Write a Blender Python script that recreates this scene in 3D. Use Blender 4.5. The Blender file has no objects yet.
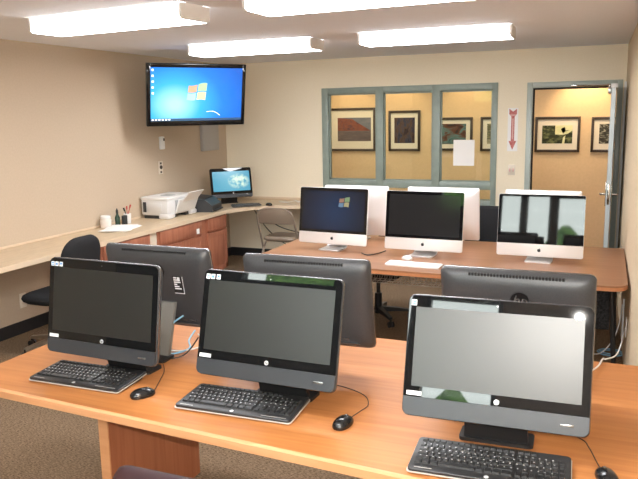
import bpy, bmesh, math, random
from mathutils import Matrix, Vector, Euler
random.seed(4)
SC = bpy.context.scene
COL = SC.collection
R = math.radians
PI = math.pi

# ------------------------------------------------------------------ materials
def mat(name, col, rough=0.5, metal=0.0, spec=0.5, emit=None, estr=0.0, coat=0.0):
    m = bpy.data.materials.new(name); m.use_nodes = True
    b = m.node_tree.nodes['Principled BSDF']
    b.inputs['Base Color'].default_value = (*col, 1)
    b.inputs['Roughness'].default_value = rough
    b.inputs['Metallic'].default_value = metal
    b.inputs['Specular IOR Level'].default_value = spec
    b.inputs['Coat Weight'].default_value = coat
    if emit:
        b.inputs['Emission Color'].default_value = (*emit, 1)
        b.inputs['Emission Strength'].default_value = estr
    return m

def nodes(m):
    return m.node_tree.nodes, m.node_tree.links, m.node_tree.nodes['Principled BSDF']

def noise_mix(m, c1, c2, scale, detail=4.0, stretch=(1, 1, 1), lo=0.35, hi=0.65, bump=0.0, bdist=0.002, rot=(0, 0, 0), distortion=0.0):
    """procedural two-tone noise on object coordinates, with optional bump"""
    n, l, b = nodes(m)
    tc = n.new('ShaderNodeTexCoord'); mp = n.new('ShaderNodeMapping')
    mp.inputs['Scale'].default_value = stretch; mp.inputs['Rotation'].default_value = rot
    tx = n.new('ShaderNodeTexNoise'); tx.inputs['Scale'].default_value = scale; tx.inputs['Detail'].default_value = detail
    tx.inputs['Distortion'].default_value = distortion
    rp = n.new('ShaderNodeValToRGB')
    rp.color_ramp.elements[0].position = lo; rp.color_ramp.elements[0].color = (*c1, 1)
    rp.color_ramp.elements[1].position = hi; rp.color_ramp.elements[1].color = (*c2, 1)
    l.new(tc.outputs['Object'], mp.inputs['Vector']); l.new(mp.outputs['Vector'], tx.inputs['Vector'])
    l.new(tx.outputs['Fac'], rp.inputs['Fac']); l.new(rp.outputs['Color'], b.inputs['Base Color'])
    if bump:
        bp = n.new('ShaderNodeBump'); bp.inputs['Strength'].default_value = bump; bp.inputs['Distance'].default_value = bdist
        l.new(tx.outputs['Fac'], bp.inputs['Height']); l.new(bp.outputs['Normal'], b.inputs['Normal'])
    return m

def wood(name, dark, light, stretch, scale=3.0, rough=.35, lo=.3, hi=.7, spec=.4):
    return noise_mix(mat(name, light, rough, spec=spec), dark, light, scale, detail=6, stretch=stretch, lo=lo, hi=hi, distortion=.6)

M = {}
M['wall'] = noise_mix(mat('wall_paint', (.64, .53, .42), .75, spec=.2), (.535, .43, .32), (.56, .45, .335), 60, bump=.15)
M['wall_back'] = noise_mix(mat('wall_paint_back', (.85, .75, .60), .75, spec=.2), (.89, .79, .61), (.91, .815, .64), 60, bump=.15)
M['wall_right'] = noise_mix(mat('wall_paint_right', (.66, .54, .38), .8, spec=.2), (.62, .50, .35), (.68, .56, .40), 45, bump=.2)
M['wall_front'] = wood('reflection_dark_wall', (.045, .030, .022), (.075, .052, .038), (6, 6, .6), 2.5, .6)  # unseen wall, dark tone chosen to keep bezel reflections black
M['ceiling'] = noise_mix(mat('ceiling_paint', (.85, .86, .91), .85, spec=.1), (.87, .89, .95), (.89, .91, .97), 40, bump=.1)
M['corridor'] = noise_mix(mat('corridor_paint', (.80, .55, .30), .8, spec=.2), (.76, .56, .34), (.80, .59, .365), 30)
M['skirting'] = mat('black_vinyl', (.015, .015, .017), .5)
# carpet: fine woven loops
c = mat('carpet', (.3, .23, .16), .95, spec=.05)
n, l, b = nodes(c)
tc = n.new('ShaderNodeTexCoord'); mp = n.new('ShaderNodeMapping'); mp.inputs['Rotation'].default_value = (0, 0, R(35)); mp.inputs['Scale'].default_value = (1, 2.2, 1)
t1 = n.new('ShaderNodeTexNoise'); t1.inputs['Scale'].default_value = 62; t1.inputs['Detail'].default_value = 2
t2 = n.new('ShaderNodeTexNoise'); t2.inputs['Scale'].default_value = 300; t2.inputs['Detail'].default_value = 1
mx = n.new('ShaderNodeMath'); mx.operation = 'ADD'
ml = n.new('ShaderNodeMath'); ml.operation = 'MULTIPLY'; ml.inputs[1].default_value = .5
rp = n.new('ShaderNodeValToRGB')
rp.color_ramp.elements[0].position = .43; rp.color_ramp.elements[0].color = (.105, .070, .042, 1)
rp.color_ramp.elements[1].position = .57; rp.color_ramp.elements[1].color = (.31, .215, .138, 1)
l.new(tc.outputs['Object'], mp.inputs['Vector']); l.new(mp.outputs['Vector'], t1.inputs['Vector']); l.new(mp.outputs['Vector'], t2.inputs['Vector'])
l.new(t1.outputs['Fac'], mx.inputs[0]); l.new(t2.outputs['Fac'], mx.inputs[1]); l.new(mx.outputs[0], ml.inputs[0]); l.new(ml.outputs[0], rp.inputs['Fac'])
l.new(rp.outputs['Color'], b.inputs['Base Color'])
bp = n.new('ShaderNodeBump'); bp.inputs['Strength'].default_value = .8; bp.inputs['Distance'].default_value = .006
l.new(ml.outputs[0], bp.inputs['Height']); l.new(bp.outputs['Normal'], b.inputs['Normal'])
M['carpet'] = c

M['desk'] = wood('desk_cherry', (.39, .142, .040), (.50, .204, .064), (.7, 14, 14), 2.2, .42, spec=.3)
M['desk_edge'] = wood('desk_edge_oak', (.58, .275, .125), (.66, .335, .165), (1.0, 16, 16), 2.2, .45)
M['desk_gable'] = wood('desk_gable_cherry', (.38, .125, .055), (.48, .18, .085), (12, 12, .7), 2.2, .45)
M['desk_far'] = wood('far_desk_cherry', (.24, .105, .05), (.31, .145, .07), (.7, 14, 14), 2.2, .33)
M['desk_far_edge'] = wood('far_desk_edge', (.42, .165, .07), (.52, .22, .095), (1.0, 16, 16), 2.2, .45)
M['cabinet'] = wood('cabinet_cherry', (.30, .105, .060), (.42, .165, .095), (9, 9, .8), 2.5, .4)
M['counter'] = noise_mix(mat('counter_laminate', (.62, .47, .31), .4), (.51, .385, .25), (.60, .465, .315), 14, detail=6, stretch=(6, .7, 6))
M['counter_edge'] = mat('counter_edge', (.70, .55, .39), .45)
M['filler'] = mat('pale_panel', (.72, .62, .50), .6)
M['frame_green'] = noise_mix(mat('sage_metal', (.27, .33, .29), .4, spec=.5), (.25, .305, .27), (.29, .345, .305), 8)
M['door_leaf'] = mat('door_grey', (.42, .47, .48), .32, spec=.6)
M['door_edge'] = mat('door_edge_grey', (.50, .57, .60), .3, spec=.6)
M['steel'] = mat('brushed_steel', (.62, .60, .56), .28, 1.0)
M['chrome'] = mat('chrome', (.75, .74, .72), .12, 1.0)
M['white_plastic'] = mat('white_plastic', (.80, .79, .77), .4)
M['white_paper'] = mat('white_paper', (.92, .90, .88), .8, spec=.1)
M['light_case'] = mat('white_enamel', (.80, .77, .74), .5)
M['hp_black'] = mat('gloss_black', (.006, .0065, .007), .02, spec=.5)
M['hp_body'] = noise_mix(mat('charcoal_plastic', (.035, .036, .038), .42, spec=.5), (.038, .039, .042), (.048, .049, .052), 200, bump=.05)
M['hp_strip'] = mat('graphite_strip', (.042, .046, .052), .38, .2)
M['stand_grey'] = mat('stand_grey', (.17, .165, .15), .45)
M['hp_lcd'] = mat('matte_lcd', (.011, .012, .0115), .40, spec=.85)
M['hp_edge'] = mat('silver_side_trim', (.30, .30, .30), .25, .8)
M['vent'] = mat('vent_black', (.006, .006, .006), .7)
M['logo_silver'] = mat('logo_silver', (.72, .73, .75), .3, .3)
M['logo_dark'] = mat('logo_dark', (.006, .006, .007), .35)
M['sticker_white'] = mat('sticker_white', (.82, .84, .86), .5)
M['sticker_blue'] = mat('sticker_blue', (.10, .28, .55), .5)
M['ink'] = mat('black_ink', (.01, .01, .01), .7)
M['key'] = mat('key_black', (.018, .018, .019), .42)
M['kb_body'] = mat('keyboard_black', (.022, .022, .023), .35)
M['kb_rim'] = mat('keyboard_silver_rim', (.66, .63, .58), .35, .3)
M['key_mark'] = mat('key_legend', (.55, .55, .55), .6)
M['mouse_black'] = mat('mouse_black', (.012, .012, .013), .18)
M['alu'] = mat('satin_aluminium', (.90, .89, .89), .42, .25)
M['alu_foot'] = mat('satin_aluminium_foot', (.72, .71, .70), .3, .7)
M['imac_glass'] = mat('imac_glass', (.006, .006, .007), .02, spec=.5)
M['imac_lcd'] = mat('imac_lcd', (.022, .022, .023), .10, spec=.4)
M['cable_white'] = mat('cable_white', (.70, .69, .66), .5)
M['cable_black'] = mat('cable_black', (.012, .012, .012), .5)
M['cable_blue'] = mat('cable_blue', (.20, .42, .58), .45)
M['chair_black'] = noise_mix(mat('black_fabric', (.016, .016, .018), .85, spec=.2), (.013, .013, .014), (.022, .022, .024), 350, bump=.2)
M['chair_vinyl'] = mat('dark_plum_vinyl', (.026, .011, .013), .5, spec=.3)
M['chair_plastic'] = mat('black_nylon', (.012, .012, .013), .45)
M['fold_metal'] = mat('taupe_enamel', (.27, .215, .165), .38, .1)
M['printer'] = mat('printer_white', (.70, .69, .68), .45)
M['printer_grey'] = mat('printer_grey', (.42, .42, .42), .5)
M['dark_grey'] = mat('dark_grey_plastic', (.03, .031, .033), .55)
M['wall_box'] = mat('grey_panel', (.42, .40, .38), .5, .1)
M['switch'] = mat('ivory_plastic', (.74, .66, .55), .45)
M['red_ink'] = noise_mix(mat('red_print', (.50, .13, .12), .7), (.46, .10, .10), (.60, .22, .20), 60)
M['pink_ink'] = mat('pink_print', (.72, .45, .42), .7)
M['pic_frame'] = mat('picture_dark_wood', (.045, .028, .018), .4)
M['pic_mat'] = mat('picture_mount', (.82, .76, .64), .8, spec=.1)
M['red_plastic'] = mat('red_plastic', (.5, .05, .04), .4)
M['bottle_green'] = mat('bottle_green', (.02, .05, .03), .25)
M['jar'] = mat('pale_jar', (.72, .66, .60), .35)
M['mesh_panel'] = noise_mix(mat('black_mesh_panel', (.02, .02, .021), .8), (.008, .008, .009), (.045, .045, .048), 90)
M['pavement'] = noise_mix(mat('patio_concrete', (.55, .52, .47), .9), (.50, .47, .43), (.60, .57, .52), 6)
M['hedge'] = noise_mix(mat('hedge_green', (.09, .2, .05), .9), (.03, .09, .02), (.16, .30, .07), 9, detail=8, bump=1.0, bdist=.08)
M['stucco'] = noise_mix(mat('cream_stucco', (.78, .70, .56), .9), (.75, .67, .54), (.81, .73, .59), 20)

def emis(name, col, s, base=(.8, .8, .8)):
    return mat(name, base, .5, emit=col, estr=s)
M['lens_bottom'] = emis('prismatic_lens', (.95, .97, 1.0), 17.0)
M['lens_side'] = emis('lens_side', (1.0, .98, .96), 1.3)

# glass: mostly clear with a Fresnel reflection
g = bpy.data.materials.new('window_glass'); g.use_nodes = True
n = g.node_tree.nodes; l = g.node_tree.links; n.clear()
o_ = n.new('ShaderNodeOutputMaterial'); mx = n.new('ShaderNodeMixShader'); fr = n.new('ShaderNodeFresnel'); fr.inputs['IOR'].default_value = 1.45
tr = n.new('ShaderNodeBsdfTransparent'); gl = n.new('ShaderNodeBsdfGlossy'); gl.inputs['Roughness'].default_value = .02
tr.inputs['Color'].default_value = (.95, .975, .93, 1)
l.new(fr.outputs[0], mx.inputs[0]); l.new(tr.outputs[0], mx.inputs[1]); l.new(gl.outputs[0], mx.inputs[2]); l.new(mx.outputs[0], o_.inputs[0])
M['glass'] = g

def screen_mat(name, stops, axis_scale, strength, noise=None, gloss=.15, rot=0):
    """a lit display: radial colour field on object coordinates"""
    m = mat(name, (.01, .01, .01), gloss, spec=.4)
    n, l, b = nodes(m)
    tc = n.new('ShaderNodeTexCoord'); mp = n.new('ShaderNodeMapping')
    mp.inputs['Scale'].default_value = axis_scale[0]; mp.inputs['Location'].default_value = axis_scale[1]
    gr = n.new('ShaderNodeTexGradient'); gr.gradient_type = 'SPHERICAL'
    rp = n.new('ShaderNodeValToRGB')
    while len(rp.color_ramp.elements) < len(stops): rp.color_ramp.elements.new(.5)
    for e, (p, cc) in zip(rp.color_ramp.elements, stops): e.position = p; e.color = (*cc, 1)
    l.new(tc.outputs['Object'], mp.inputs['Vector']); l.new(mp.outputs['Vector'], gr.inputs['Vector']); l.new(gr.outputs['Fac'], rp.inputs['Fac'])
    src = rp.outputs['Color']
    if noise:
        tx = n.new('ShaderNodeTexNoise'); tx.inputs['Scale'].default_value = noise[0]; tx.inputs['Detail'].default_value = 5
        r2 = n.new('ShaderNodeValToRGB'); r2.color_ramp.elements[0].position = noise[1]; r2.color_ramp.elements[1].position = noise[2]
        ma = n.new('ShaderNodeMath'); ma.operation = 'MULTIPLY'
        l.new(tc.outputs['Object'], tx.inputs['Vector']); l.new(tx.outputs['Fac'], r2.inputs['Fac'])
        g2 = n.new('ShaderNodeTexGradient'); g2.gradient_type = 'SPHERICAL'; m2 = n.new('ShaderNodeMapping')
        m2.inputs['Scale'].default_value = noise[4]; m2.inputs['Location'].default_value = noise[5]
        l.new(tc.outputs['Object'], m2.inputs['Vector']); l.new(m2.outputs['Vector'], g2.inputs['Vector'])
        r3 = n.new('ShaderNodeValToRGB'); r3.color_ramp.elements[0].position = .1; r3.color_ramp.elements[1].position = .5
        l.new(g2.outputs['Fac'], r3.inputs['Fac'])
        l.new(r2.outputs['Color'], ma.inputs[0]); l.new(r3.outputs['Color'], ma.inputs[1])
        mm = n.new('ShaderNodeMix'); mm.data_type = 'RGBA'
        l.new(ma.outputs[0], mm.inputs['Factor']); l.new(src, mm.inputs[6]); mm.inputs[7].default_value = (*noise[3], 1)
        src = mm.outputs[2]
    l.new(src, b.inputs['Emission Color']); b.inputs['Emission Strength'].default_value = strength
    return m

# ------------------------------------------------------------------ mesh builder
class MB:
    def __init__(s): s.bm = bmesh.new(); s.M = Matrix.Identity(4); s.cut = None
    def v(s, p): return s.bm.verts.new(s.M @ Vector(p))
    def loft(s, loops, cap0=True, cap1=True, closed=True):
        rows = [[s.v(p) for p in lp] for lp in loops]
        n = len(rows[0])
        for a, b in zip(rows, rows[1:]):
            for i in range(n if closed else n - 1):
                j = (i + 1) % n
                s.bm.faces.new((a[i], a[j], b[j], b[i]))
        if cap0: s.bm.faces.new(list(reversed(rows[0])))
        if cap1: s.bm.faces.new(rows[-1])
        return rows
    def box(s, x0, x1, y0, y1, z0, z1, bev=0.0):
        if bev <= 0:
            s.loft([[(x0, y0, z0), (x1, y0, z0), (x1, y1, z0), (x0, y1, z0)], [(x0, y0, z1), (x1, y0, z1), (x1, y1, z1), (x0, y1, z1)]])
        else:
            b = min(bev, (x1 - x0) / 2.01, (y1 - y0) / 2.01, (z1 - z0) / 2.01)
            def rr(i, z): return [(p[0], p[1], z) for p in rrect(x0 + i, x1 - i, y0 + i, y1 - i, b, 2)]
            s.loft([rr(b, z0), rr(b * .3, z0 + b * .3), rr(0, z0 + b), rr(0, z1 - b), rr(b * .3, z1 - b * .3), rr(b, z1)])
        return s
    def prism(s, pts, z0, z1):
        s.loft([[(x, y, z0) for x, y in pts], [(x, y, z1) for x, y in pts]]); return s
    def prism_y(s, pts, y0, y1):                # outline in x,z, from y0 (front) to y1 (back)
        s.loft([[(x, y0, z) for x, z in pts], [(x, y1, z) for x, z in pts]]); return s
    def cyl(s, p0, p1, r0, r1=None, seg=12, cap=True):
        r1 = r0 if r1 is None else r1
        p0 = Vector(p0); p1 = Vector(p1); d = (p1 - p0).normalized()
        a = d.orthogonal().normalized(); b = d.cross(a)
        cs = [(math.cos(2 * PI * i / seg), math.sin(2 * PI * i / seg)) for i in range(seg)]
        s.loft([[p0 + (a * c + b * q) * r0 for c, q in cs], [p1 + (a * c + b * q) * r1 for c, q in cs]], cap, cap); return s
    def lathe(s, prof, c=(0, 0, 0), seg=20):
        s.loft([[(c[0] + r * math.cos(2 * PI * i / seg), c[1] + r * math.sin(2 * PI * i / seg), c[2] + z) for i in range(seg)] for r, z in prof]); return s
    def tube(s, pts, r, seg=8, smooth=4, flat=1.0):
        P = [Vector(p) for p in pts]
        if smooth and len(P) > 2: P = catmull(P, smooth)
        loops = []; up = None
        for i, p in enumerate(P):
            t = (P[min(i + 1, len(P) - 1)] - P[max(i - 1, 0)]).normalized()
            if up is None: up = t.orthogonal().normalized()
            up = (up - t * up.dot(t)); up = up.normalized() if up.length > 1e-6 else t.orthogonal().normalized()
            w = t.cross(up)
            loops.append([p + (up * math.cos(2 * PI * k / seg) * flat + w * math.sin(2 * PI * k / seg)) * r for k in range(seg)])
        s.loft(loops); return s
    def build(s, name, material, parent=None, smooth=True, angle=35):
        bmesh.ops.recalc_face_normals(s.bm, faces=s.bm.faces); s_cut = s.cut
        me = bpy.data.meshes.new(name); s.bm.to_mesh(me); s.bm.free()
        me.materials.append(material)
        if s_cut:
            me.materials.append(s_cut[1])
            for p_ in me.polygons: p_.material_index = 1 if p_.index >= s_cut[0] else 0
        if smooth:
            me.polygons.foreach_set('use_smooth', [True] * len(me.polygons))
            try: me.set_sharp_from_angle(angle=R(angle))
            except Exception: pass
        o = bpy.data.objects.new(name, me); COL.objects.link(o)
        if parent is not None: o.parent = parent
        return o

def catmull(P, k):
    out = []
    for i in range(len(P) - 1):
        p0 = P[max(i - 1, 0)]; p1 = P[i]; p2 = P[i + 1]; p3 = P[min(i + 2, len(P) - 1)]
        for j in range(k):
            t = j / k
            out.append(.5 * ((2 * p1) + (p2 - p0) * t + (2 * p0 - 5 * p1 + 4 * p2 - p3) * t * t + (3 * p1 - p0 - 3 * p2 + p3) * t ** 3))
    out.append(P[-1]); return out

def rrect(x0, x1, y0, y1, r, seg=4):
    r = max(1e-5, min(r, (x1 - x0) / 2.001, (y1 - y0) / 2.001)); out = []
    for cx, cy, a in ((x1 - r, y1 - r, 0), (x0 + r, y1 - r, 90), (x0 + r, y0 + r, 180), (x1 - r, y0 + r, 270)):
        for i in range(seg + 1):
            t = R(a + 90 * i / seg); out.append((cx + r * math.cos(t), cy + r * math.sin(t)))
    return out

def empty(name, label, cat, loc=(0, 0, 0), rz=0, group=None):
    o = bpy.data.objects.new(name, None); COL.objects.link(o)
    o.empty_display_size = .1; o.location = loc; o.rotation_euler = (0, 0, R(rz))
    tag(o, label, cat, group); return o
def tag(o, label, cat, group=None):
    o['label'] = label; o['category'] = cat
    if group: o['group'] = group
    return o
def struct(o, label=None):
    o['kind'] = 'structure'
    if label: o['label'] = label
    return o
def copy_tree(o, parent=None):
    c_ = o.copy(); COL.objects.link(c_)
    if parent is not None: c_.parent = parent
    for ch in [q for q in bpy.data.objects if q.parent == o]: copy_tree(ch, c_)
    return c_

def text_mesh(txt, size, depth, shear=0.0):
    cu = bpy.data.curves.new('lettering', 'FONT'); cu.body = txt; cu.size = size; cu.extrude = depth; cu.shear = shear
    cu.align_x = 'CENTER'; cu.align_y = 'CENTER'; cu.resolution_u = 3
    ob = bpy.data.objects.new('lettering', cu); COL.objects.link(ob)
    dg = bpy.context.evaluated_depsgraph_get(); me = bpy.data.meshes.new_from_object(ob.evaluated_get(dg))
    bpy.data.objects.remove(ob); return me
def add_text(mb, txt, size, depth, T, shear=0.0):
    """lettering in the x,y plane facing +z, placed by matrix T"""
    me = text_mesh(txt, size, depth, shear)
    vs = [mb.v(T @ v.co) for v in me.vertices]
    for p in me.polygons:
        try: mb.bm.faces.new([vs[i] for i in p.vertices])
        except ValueError: pass

# ------------------------------------------------------------------ the room
ZC = 2.53; YB = 0.0; YF = -9.25
def xr(y): return 4.845 - .023 * y            # the right wall runs very slightly out of square

WX0, WX1, WZ0, WZ1 = 1.382, 3.524, .75, 2.18   # window to the corridor
DX0, DX1, DZ = 3.841, 4.815, 2.168             # door frame, outer
m = MB()
T = .12
for x0, x1, z0, z1 in ((-.12, WX0, 0, ZC), (WX0, WX1, 0, WZ0), (WX0, WX1, WZ1, ZC), (WX1, DX0, 0, ZC), (DX0, DX1, DZ, ZC), (DX1, 5.42, 0, ZC)):
    m.box(x0, x1, 0, T, z0, z1)
struct(m.build('wall_back', M['wall_back'], smooth=False), 'cream wall with the window and door to the corridor')
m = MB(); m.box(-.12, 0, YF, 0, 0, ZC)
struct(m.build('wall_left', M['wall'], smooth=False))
m = MB(); m.prism([(xr(0), 0), (xr(YF), YF), (xr(YF) + .12, YF), (xr(0) + .12, 0)], 0, ZC)
struct(m.build('wall_right', M['wall_right'], smooth=False))
DAY = [(1.50, 2.50, 2.08, 2.42, ()), (2.74, 3.60, 1.46, 2.36, (3.155,)), (3.68, 4.28, 1.34, 2.34, ())]   # unseen windows behind the camera, shaped to suit screen reflections: x0, x1, z0, z1, posts
m = MB(); zs = sorted({0, ZC} | {z for w_ in DAY for z in w_[2:4]}); xs_ = sorted({-.12, 5.2} | {x for w_ in DAY for x in w_[:2]})
for xa, xb in zip(xs_, xs_[1:]):
    for za, zb_ in zip(zs, zs[1:]):
        if not any(w_[0] <= xa and xb <= w_[1] and w_[2] <= za and zb_ <= w_[3] for w_ in DAY): m.box(xa, xb, YF - .12, YF, za, zb_)
struct(m.build('wall_front', M['wall_front'], smooth=False))
m = MB(); m.box(-.12, 5.3, YF - .12, 2.0, -.1, 0)
struct(m.build('floor', M['carpet'], smooth=False), 'brown looped carpet floor')
m = MB(); m.box(-.12, 5.3, YF - .12, 2.0, ZC, ZC + .15)
struct(m.build('ceiling', M['ceiling'], smooth=False))
m = MB(); m.box(0, .012, YF, 0, 0, .11); struct(m.build('baseboard_left', M['skirting'], smooth=False))
m = MB(); m.box(0.012, DX0, -.012, 0, 0, .115); struct(m.build('baseboard_back', M['skirting'], smooth=False))

# corridor behind the window
m = MB(); m.box(-.12, 5.3, 1.6, 1.7, 0, ZC); struct(m.build('wall_corridor', M['corridor'], smooth=False))
m = MB(); m.box(-.22, -.12, .12, 1.7, 0, ZC); struct(m.build('wall_corridor_end', M['corridor'], smooth=False))
m = MB(); m.box(5.3, 5.4, .12, 1.7, 0, ZC); struct(m.build('wall_corridor_side', M['corridor'], smooth=False))

# corridor window: sage metal frame with three panes over three low panes
wf = MB()
yo0, yo1 = -.018, .10
GZ = 1.059
def wbar(x0, x1, z0, z1, d0=yo0): wf.box(x0, x1, d0, yo1, z0, z1, .006)
wbar(WX0, WX0 + .085, WZ0, WZ1); wbar(WX1 - .06, WX1, WZ0, WZ1)
wbar(WX0, WX1, WZ1 - .075, WZ1, -.016); wbar(WX0, WX1, WZ0, WZ0 + .10, -.016); wbar(WX0, WX1, GZ - .09, GZ, -.016)
for mxx in (2.13, 2.824): wbar(mxx - .048, mxx + .048, WZ0, WZ1, -.020)
wfo = wf.build('window_1', M['frame_green']); struct(wfo, 'sage green framed window looking into the corridor')
xs = [WX0 + .085, 2.082, 2.178, 2.776, 2.872, WX1 - .06]
bd = MB()
for a, b_ in ((0, 1), (2, 3), (4, 5)):          # glazing bead round each pane
    for (x0, x1, z0, z1) in ((xs[a], xs[a] + .014, GZ, WZ1 - .075), (xs[b_] - .014, xs[b_], GZ, WZ1 - .075), (xs[a], xs[b_], GZ, GZ + .014), (xs[a], xs[b_], WZ1 - .089, WZ1 - .075)):
        bd.box(x0, x1, .022, .04, z0, z1)
bd.build('glazing_bead', M['frame_green'], wfo, smooth=False)
for a, b_ in ((0, 1), (2, 3), (4, 5)):
    q = MB(); q.box(xs[a], xs[b_], .043, .047, GZ, WZ1 - .075); q.build('pane', M['glass'], wfo, smooth=False)
    q = MB(); q.box(xs[a], xs[b_], .043, .047, WZ0 + .10, GZ - .09); q.build('pane', M['glass'], wfo, smooth=False)

# door frame and leaf (leaf swung into the room, seen edge on)
df = MB()
df.box(DX0, DX0 + .062, -.014, .12, 0, DZ, .005); df.box(DX1 - .055, DX1, -.014, .12, 0, DZ, .005); df.box(DX0 + .062, DX1 - .055, -.014, .12, DZ - .062, DZ, .005)
M['door_frame'] = mat('pale_sage_metal', (.42, .47, .43), .35, spec=.6)
dfo = struct(df.build('trim_1', M['door_frame']), 'sage metal door frame')
q = MB(); q.box(DX0 + .062, DX0 + .078, .03, .06, 0, DZ - .062); q.box(DX0 + .078, DX1 - .055, .03, .06, DZ - .08, DZ - .062)
q.build('door_stop', M['vent'], dfo, smooth=False)
LX0, LX1, LY0, LY1 = 4.712, 4.757, -.905, -.02
dl = MB(); dl.box(LX0, LX1, LY0, LY1, .012, 2.098, .003)
dlo = struct(dl.build('door_1', M['door_leaf']), 'grey metal door leaf swung open into the room, seen edge on')
q = MB(); q.box(LX0 + .004, LX1 - .004, LY0 - .002, LY0 + .001, .02, 2.09); q.build('latch_edge', M['door_edge'], dlo, smooth=False)
q = MB(); q.box(LX0 + .010, LX1 - .010, LY0 - .005, LY0 - .001, .95, 1.15, .002)
q.box(LX0 + .014, LX1 - .014, LY0 - .012, LY0 - .004, 1.03, 1.06, .002); q.build('latch_plate', M['chrome'], dlo)
for sx, bx in ((-1, LX0), (1, LX1)):
    q = MB(); q.box(min(bx, bx + sx * .008), max(bx, bx + sx * .008), LY0 + .03, LY0 + .085, .93, 1.17, .003)
    q.cyl((bx, LY0 + .06, 1.045), (bx + sx * .055, LY0 + .06, 1.045), .011)
    q.tube([(bx + sx * .052, LY0 + .055, 1.045), (bx + sx * .058, LY0 + .09, 1.045), (bx + sx * .058, LY0 + .17, 1.043)], .010)
    q.build('door_handle', M['chrome'], dlo)
q = MB(); q.box(LX0 - .035, LX0, -.33, -.06, 2.02, 2.085, .006); cb = q.build('door_closer', M['steel'], dlo)
q = MB(); q.box(LX0 - .03, LX0 - .012, -.30, -.27, 2.085, 2.11, .003); q.tube([(LX0 - .02, -.285, 2.108), (4.55, -.17, 2.112), (4.36, -.03, 2.118)], .011, smooth=1)
q.box(4.30, 4.42, -.035, -.014, 2.108, 2.128, .003); q.build('closer_arm', M['chrome'], cb)
q = MB(); q.box(LX0 - .004, LX1 + .012, LY0 - .004, LY0 + .05, 2.062, 2.10, .003); q.box(LX1 - .018, LX1 - .006, LY0 - .008, LY0 - .003, 2.045, 2.066); q.build('top_bracket', M['white_plastic'], dlo)

# raceway in the right-hand corner
q = MB(); q.M = Matrix.Translation((xr(-.19), -.19, 0)) @ Matrix.Rotation(R(1.3), 4, 'Z'); q.box(-.022, 0, -.016, .016, 0, 2.14, .003)
struct(q.build('trim_2', M['white_plastic']), 'white vertical cable raceway by the door')

# unseen daylight windows behind the camera, placed for what the screens mirror
for k_, (x0, x1, z0, z1, posts) in enumerate(DAY):
    wf = MB()
    for a0, a1, b0, b1 in [(x0, x0 + .035, z0, z1), (x1 - .035, x1, z0, z1), (x0, x1, z0, z0 + .035), (x0, x1, z1 - .035, z1)] + [(p_ - .06, p_ + .06, z0, z1) for p_ in posts]:
        wf.box(a0, a1, YF - .10, YF + .02, b0, b1, .004)
    w2 = struct(wf.build('window_%d' % (k_ + 2), M['skirting']), ('unseen high narrow daylight window placed for screen reflections', 'unseen wide daylight window with a dark post, placed for screen reflections', 'unseen square daylight window near the right wall, placed for screen reflections')[k_])
    cuts = [x0 + .035] + [v_ for p_ in posts for v_ in (p_ - .06, p_ + .06)] + [x1 - .035]
    for a0, a1 in zip(cuts[::2], cuts[1::2]):
        q = MB(); q.box(a0, a1, YF - .06, YF - .055, z0 + .035, z1 - .035); q.build('pane', M['glass'], w2, smooth=False)
# outside it
q = MB(); q.box(-12, 18, -30, YF - .12, -.12, -.02); struct(q.build('ground', M['pavement'], smooth=False))
q = MB()
for i in range(22):
    a = -7 + i * .36 + random.uniform(-.1, .1); h = 2.6 + random.uniform(-.4, .9)
    q.lathe([(.05, 0), (.55, .2), (.75, h * .5), (.6, h * .85), (.08, h)], (a, -14.6 + random.uniform(-.4, .4), -.02), 10)
for a, h, yy in ((-.1, 4.7, -13.7), (.45, 4.9, -13.5), (.95, 4.5, -13.9), (3.5, 2.35, -13.1)):
    q.lathe([(.05, 0), (.4, .2), (.55, h * .5), (.5, h * .8), (.08, h)], (a, yy, -.02), 10)
o = q.build('hedge', M['hedge']); o['kind'] = 'stuff'; tag(o, 'green hedge outside the daylight window', 'hedge')

# ------------------------------------------------------------------ ceiling lights
def ceiling_light(x, y, L, D, H, a, label):
    t = empty('ceiling_light', label, 'light', (x, y, ZC - .0), math.degrees(a), 'fluorescent ceiling lights')
    t.location.z = ZC
    q = MB(); q.box(.006, L - .006, D * .2, D * .8, -.03, 0); q.build('housing', M['light_case'], t, smooth=False)
    pr_ = [(0, -.004), (0, -H * .86), (D * .06, -H), (D * .94, -H), (D, -H * .86), (D, -.004)]      # y, z section
    q = MB(); q.loft([[(.016, yy, zz) for yy, zz in (pr_[0], pr_[1])], [(L - .016, yy, zz) for yy, zz in (pr_[0], pr_[1])]], False, False, closed=False)
    q.loft([[(.016, yy, zz) for yy, zz in (pr_[4], pr_[5])], [(L - .016, yy, zz) for yy, zz in (pr_[4], pr_[5])]], False, False, closed=False)
    q.build('side_lens', M['lens_side'], t, smooth=False)
    q = MB(); q.loft([[(.016, yy, zz) for yy, zz in pr_[1:5]], [(L - .016, yy, zz) for yy, zz in pr_[1:5]]], False, False, closed=False)
    q.build('bottom_lens', M['lens_bottom'], t, smooth=False)
    for x0 in (0, L - .016):
        q = MB(); q.loft([[(x0, yy, zz) for yy, zz in pr_], [(x0 + .016, yy, zz) for yy, zz in pr_]]); q.build('end_cap', M['light_case'], t, smooth=False)
    return t
ceiling_light(1.111, -4.483, 1.273, .285, .097, -.081, 'long white fluorescent ceiling light nearest the left wall')
ceiling_light(1.018, -2.414, 1.26, .30, .097, .010, 'white fluorescent ceiling light above the wall television')
ceiling_light(2.731, -2.476, 1.258, .295, .093, .022, 'white fluorescent ceiling light in front of the corridor window')
ceiling_light(2.850, -4.699, 1.26, .31, .10, -.025, 'white fluorescent ceiling light cut off by the top edge of the picture')
ceiling_light(2.95, -7.1, 1.26, .30, .097, 0, 'unseen fluorescent ceiling light added behind the camera on the right')  # unseen extra fixture, added to brighten the room

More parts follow.
